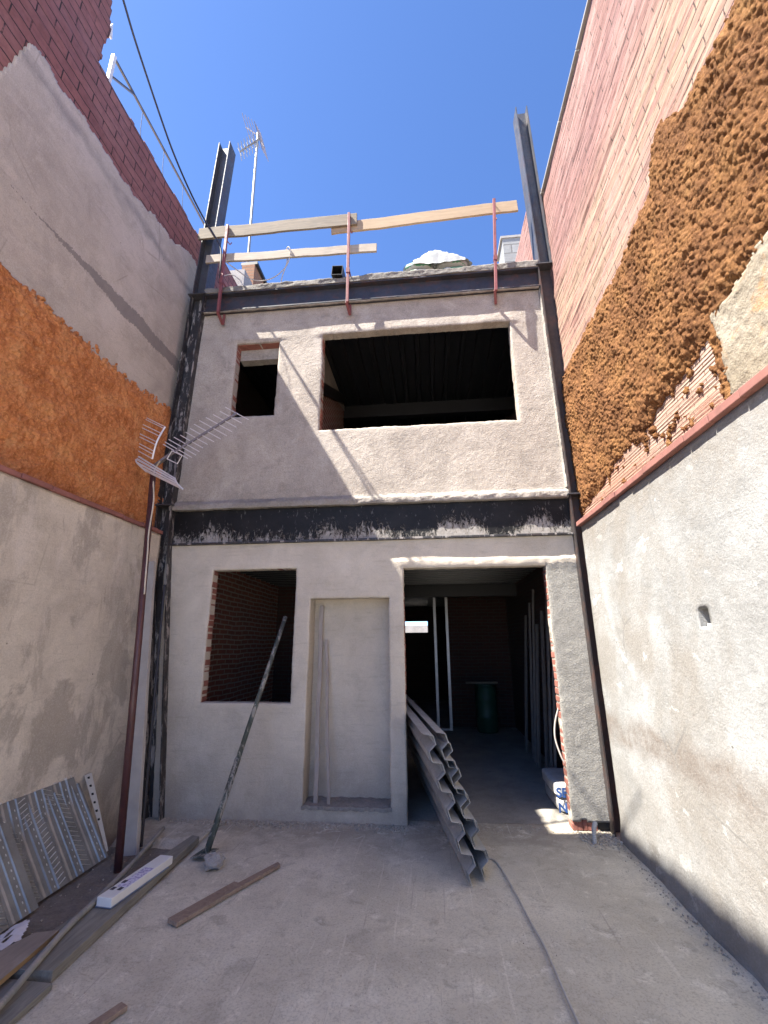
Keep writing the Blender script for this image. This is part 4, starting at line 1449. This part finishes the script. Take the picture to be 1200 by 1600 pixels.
# plywood offcut and torn paper
r = thing('plywood_board', 'plywood offcut with bright layered edge in the bottom left corner', 'board', (-2.25, 2.5, -.05))
P0 = [(-2.16, 2.56, .0), (-2.15, 2.95, .0), (-2.33, 2.98, -.03), (-2.75, 1.9, -.10), (-2.10, 1.9, .0)]
P0 = [(-2.075, 2.42), (-2.115, 2.86), (-2.26, 2.86), (-2.54, 2.3), (-2.44, 1.9), (-2.05, 1.9)]
zt = lambda x_: .078 + (x_ + 2.08) * .14
n = len(P0)
side = [(i, (i + 1) % n, n + (i + 1) % n, n + i) for i in range(n)]
mb = MB()
mb.add([(x_, y_, zt(x_) - .002) for x_, y_ in P0] + [(x_, y_, zt(x_)) for x_, y_ in P0], [tuple(range(n)), tuple(range(2 * n - 1, n - 1, -1))] + side)
mb.build('top_face', M['ply_face'], r)
mb = MB()
mb.add([(x_, y_, zt(x_) - .025) for x_, y_ in P0] + [(x_, y_, zt(x_) - .0022) for x_, y_ in P0], [tuple(range(n)), tuple(range(2 * n - 1, n - 1, -1))] + side)
mb.build('layered_edge', M['ply_edge'], r)
o = field('torn_paper', span(0, .20, .01), span(0, .34, .01), lambda U, V: (-2.50 + U * 1.0 + V * .02, 2.70 + V * .9 - U * .2, .01 + .03 * fbm(U * 9, V * 9, 181) + .04 * V + .15 * U),
          M['paper'], keep=lambda U, V: (np.hypot((U - .1) / .085, (V - .17) / .16) < 1 + .5 * fbm(U * 14, V * 14, 182)) & (np.hypot((U - .11) / .012, (V - .16) / .03) > 1) & (np.hypot((U - .08) / .012, (V - .2) / .035) > 1), loc=(-2.42, 2.85, 0))
tag(o, 'torn scrap of whitish paper with holes between lath sheets and plywood', 'paper')
# brown plank on the slab
mb = MB()
pp = [(-1.62, 3.11), (-1.54, 3.07), (-1.17, 3.84), (-1.20, 3.87), (-1.37, 3.55), (-1.405, 3.565)]
n = len(pp)
mb.add([(x_, y_, .003) for x_, y_ in pp] + [(x_, y_, .027) for x_, y_ in pp], [tuple(range(n))[::-1], tuple(range(n, 2 * n))] + [(i, (i + 1) % n, n + (i + 1) % n, n + i) for i in range(n)])
single(mb, 'wood_offcut', 'split brown board lying alone on the concrete in front of the niche', 'board', M['wood_brown'], bevel=.003)
mb = MB(); mb.bar((-1.53, 2.30, .012), (-1.45, 2.47, .012), .05, .02)
single(mb, 'wood_offcut', 'small brown wood scrap at the bottom picture edge', 'board', M['wood_brown'], bevel=.003)
# mortar lump
bm = bmesh.new()
bmesh.ops.create_icosphere(bm, subdivisions=4, radius=1)
for v in bm.verts:
    d = v.co.normalized()
    k = 1 + .35 * mnoise.noise(d * 1.6 + Vector((3, 1, 0))) + .16 * mnoise.noise(d * 4.5) + .06 * mnoise.noise(d * 13)
    v.co = Vector((d.x * .075 * k - 1.665, d.y * .06 * k + 3.80, max(.0, d.z * .052 * k + .04)))
me = bpy.data.meshes.new('rock'); bm.to_mesh(me); bm.free()
tag(link('mortar_lump', me, M['rock'], None, (-1.665, 3.80, 0)), 'fist-sized lump of grey mortar beside the foot of the leaning prop', 'rock')
# leaning prop
r = thing('leaning_prop', 'dusty steel prop with square base plate leaning into the ground floor window', 'prop', (-1.81, 3.955, 0))
pb, ptp = Vector((-1.80, 3.955, .03)), Vector((-1.535, 4.79, 1.865))
mb = MB(); mb.tube([pb, pb.lerp(ptp, .33)], .0255, 14); mb.tube([pb.lerp(ptp, .32), ptp], .0215, 14); mb.build('tube', M['prop'], r, smooth=True)
mb = MB(); mb.hexa([(-1.90, 3.90, .012), (-1.76, 3.875, .03), (-1.72, 4.0, .04), (-1.86, 4.03, .022), (-1.90, 3.90, .02), (-1.76, 3.875, .038), (-1.72, 4.0, .048), (-1.86, 4.03, .030)])
mb.build('base_plate', M['prop'], r)
# laths in the niche
for (a, b, wd, lab) in (((-1.15, 4.80, .13), (-1.185, 4.96, 1.99), .042, 'tall thin grey batten standing in the left corner of the niche'),
                        ((-1.02, 4.78, .13), (-1.12, 4.955, 1.63), .030, 'short pale batten leaning in the niche, right of the tall one')):
    plank('batten', lab, 'batten', a, b, .02, wd, M['batten'], 'battens standing in the niche', up=(1, 0, 0), bevel=.002)

# ------------------------------------------------------------------ corrugated deck sheets at the doorway
Ld = Vector((-.164, 1, 0)).normalized()
Bn, Tn = Vector((.275, 3.70, .005)), Vector((-.02, 3.72, .93))
Wd = (Tn - Bn).normalized()
Nd = Ld.cross(Wd).normalized()
if Nd.x < 0: Nd = -Nd
for k, (no, lo, wo, lab) in enumerate(((-.078, .03, -.02, 'left outermost of the corrugated steel deck sheets stacked in the doorway'),
                                       (-.064, -.02, -.006, 'middle corrugated steel deck sheet of the stack in the doorway'),
                                       (.040, .05, -.03, 'corrugated steel deck sheet on the right of the stack, just left of the outermost one'),
                                       (.054, .10, -.045, 'right outermost corrugated steel deck sheet of the stack in the doorway'))):
    W_ = (Tn - Bn).length + (.0 if k != 3 else -.08)
    prof = []
    u = 0
    pitch = W_ / 5
    for i in range(5):
        prof += [(u, 0), (u + pitch * .36, 0), (u + pitch * .52, .066), (u + pitch * .84, .066)]
        u += pitch
    prof.append((u, 0))
    mb = MB()
    th = .0016
    L0, L1 = lo, 2.7 + lo
    org = Bn + Nd * no + Wd * wo
    for (ua, na), (ub, nb) in zip(prof[:-1], prof[1:]):
        ps = []
        for off in (-th, th):
            for (uu, nn, ll) in ((ua, na, L0), (ub, nb, L0), (ub, nb, L1), (ua, na, L1)):
                ps.append(org + Wd * uu + Nd * (nn + off) + Ld * (ll + .05 * uu))
        mb.hexa(ps)
    minz = min(p[2] for p in mb.v)
    mb.v = [(p[0], p[1], p[2] - minz + .006) for p in mb.v]
    single(mb, 'corrugated_sheet', lab, 'deck sheet', M['galv_dust'], 'corrugated deck sheets stacked in the doorway')

# ------------------------------------------------------------------ doorway: sacks, cables, conduit


def text_mesh(body, size):
    cu = bpy.data.curves.new('txt', 'FONT')
    cu.body = body
    cu.size = size
    cu.extrude = .001
    cu.offset = .0035
    o = bpy.data.objects.new('txt', cu)
    C.objects.link(o)
    bpy.context.view_layer.update()
    me = bpy.data.meshes.new_from_object(o.evaluated_get(bpy.context.evaluated_depsgraph_get()))
    bpy.data.objects.remove(o)
    return me


for i, (txt, zc, xo, lab) in enumerate((('NI', .062, .02, 'lower cement sack with blue lettering NI, on the floor inside the doorway'),
                                        ('SE', .192, 0, 'upper cement sack with blue lettering SE, resting on another sack'))):
    cx, cy = 1.40 + xo, 5.46
    r = thing('cement_sack', lab, 'sack', (cx, cy, zc - .064), 'cement sacks inside the doorway')
    me = blob_box(cx + .04, cy, zc, .56, .68, .122, 40 + i * 7, e=9, wr=.006)
    link('sack_body', me, M['sack_paper'], r)
    tm = text_mesh(txt, .112)
    tm.transform(Matrix.Translation((1.158 + xo * .3, cy - .345, zc - .045)) @ Matrix.Rotation(math.radians(90), 4, 'X'))
    link('printed_lettering', tm, M['blue_ink'], r)
mb = MB()
mb.tube(spline([(.36, 4.1, .01), (.43, 4.05, .009), (.485, 3.68, .01), (.525, 3.3, .009), (.555, 3.05, .009), (.575, 2.6, .01), (.62, 2.2, .009), (.75, 1.6, .009)], 6), .0062, 8)
single(mb, 'floor_cable', 'pale cable snaking over the concrete from the deck sheets towards the viewer', 'cable', M['cable_grey'], smooth=True)
mb = MB()
mb.tube(spline([(1.19, 4.80, 1.0), (1.145, 4.82, .86), (1.13, 4.82, .72), (1.16, 4.8, .58), (1.195, 4.79, .50)], 6), .008, 6)
single(mb, 'jamb_cable', 'grey cable bulging out of the right brick door jamb', 'cable', M['cable_grey'], smooth=True)
mb = MB()
pts, rs = [], []
path = spline([(1.28, 4.47, -.01), (1.285, 4.48, .05), (1.30, 4.51, .10), (1.325, 4.55, .12)], 12)
for i, p in enumerate(path):
    pts.append(p)
    rs.append(.0165 + .0035 * (i % 2))
mb.tube(pts, rs, 12)
single(mb, 'conduit_stub', 'pale ribbed conduit end poking out of the floor by the right pier', 'conduit', M['conduit'])

# ------------------------------------------------------------------ inside, in the dark
r = thing('stud_frame', 'tall narrow frame of galvanised studs standing deep inside the doorway', 'stud frame', (.2, 9.4, 0))
for x in (.08, .32):
    mb = MB(); mb.box(x - .025, x + .025, 9.36, 9.44, .02, 2.6); mb.build('stud', M['stud'], r)
mb = MB(); mb.box(.055, .345, 9.35, 9.45, 0, .03); mb.build('bottom_track', M['stud'], r)
r = thing('plastic_drum', 'dark green drum standing in the shadow against the inner back wall', 'drum', (.98, 9.25, 0))
mb = MB()
pz = [(0, .17), (.02, .19), (.25, .195), (.27, .205), (.29, .195), (.55, .195), (.57, .205), (.6, .195), (.78, .19), (.80, .17)]
mb.tube([(.98, 9.25, z_) for z_, _ in pz], [r_ for _, r_ in pz], 24)
mb.build('drum_body', M['barrel'], r, smooth=True)
mb = MB(); mb.tube([(.98, 9.25, .80), (.98, 9.25, .83)], .18, 20); mb.build('lid', M['barrel'], r)
mb = MB(); mb.bar((.62, 9.15, .86), (1.2, 9.2, .86), .12, .03); single(mb, 'board_scrap', 'pale board scrap lying across the green drum', 'board', M['wood_grey'])
for k in range(7):
    y_ = 6.0 + k * .28
    mb = MB()
    mb.bar((1.36 + .02 * (k % 3), y_, 0), (1.545, y_ + .08 * (k % 4 - 1), 2.35 - .17 * (k % 4)), .035, .03)
    single(mb, 'leaning_lumber', 'dark length of timber leaning with others on the right inside the doorway', 'lumber', M['lumber_dark'], 'lumber leaning inside the doorway')

mb = MB()
mb.box(-6, 3, 22, 23, -.1, 2.35)
single(mb, 'distant_wall', 'pale wall far beyond, seen through the small bright opening at the back of the house', 'wall', M['pale_render'])

# ------------------------------------------------------------------ rubble
rnd = random.Random(11)
mb = MB()


def crumb(x, y, z, s):
    R_ = Matrix.Rotation(rnd.uniform(0, 6.28), 3, Vector((rnd.uniform(-1, 1), rnd.uniform(-1, 1), rnd.uniform(-1, 1))).normalized())
    vs = [R_ @ Vector((a * s * rnd.uniform(.5, 1), b * s * rnd.uniform(.5, 1), c_ * s * rnd.uniform(.4, .8))) + Vector((x, y, z)) for a, b, c_ in
          ((-1, -1, -1), (1, -1, -1), (1, 1, -1), (-1, 1, -1), (-1, -1, 1), (1, -1, 1), (1, 1, 1), (-1, 1, 1))]
    mb.hexa(vs)


for k in range(1500):
    x = rnd.uniform(-2.7, -.25) if k % 3 else rnd.uniform(-2.65, 1.5)
    if x > -.27 and x < 1.2: y, s = D + rnd.gauss(-.02, .05), rnd.uniform(.002, .006)
    else: y, s = D - abs(rnd.gauss(0, .07)) - .005, rnd.choice([rnd.uniform(.002, .006), rnd.uniform(.002, .006), rnd.uniform(.004, .013)])
    crumb(x, y, -.008 if x < -2 else 0.001, s)
for k in range(260):
    crumb(rnd.uniform(1.2, 1.5), 4.55 + rnd.gauss(0, .07), .002, rnd.uniform(.003, .012))
for k in range(420):
    crumb(rnd.uniform(-1.9, 1.5), rnd.uniform(1.6, 4.6), .0, rnd.uniform(.001, .0032))
for k in range(260):
    crumb(1.50 - abs(rnd.gauss(0, .04)), rnd.uniform(1.6, 4.5), .001, rnd.uniform(.002, .007))
for k in range(160):
    crumb(rnd.uniform(-2.9, -2.2), rnd.uniform(2.0, 4.2), -.02, rnd.uniform(.002, .007))
o = mb.build('mortar_rubble', M['rubble'])
tag(o, 'crumbs of mortar and grit scattered along the wall foot and over the floor', 'rubble', kind='stuff')
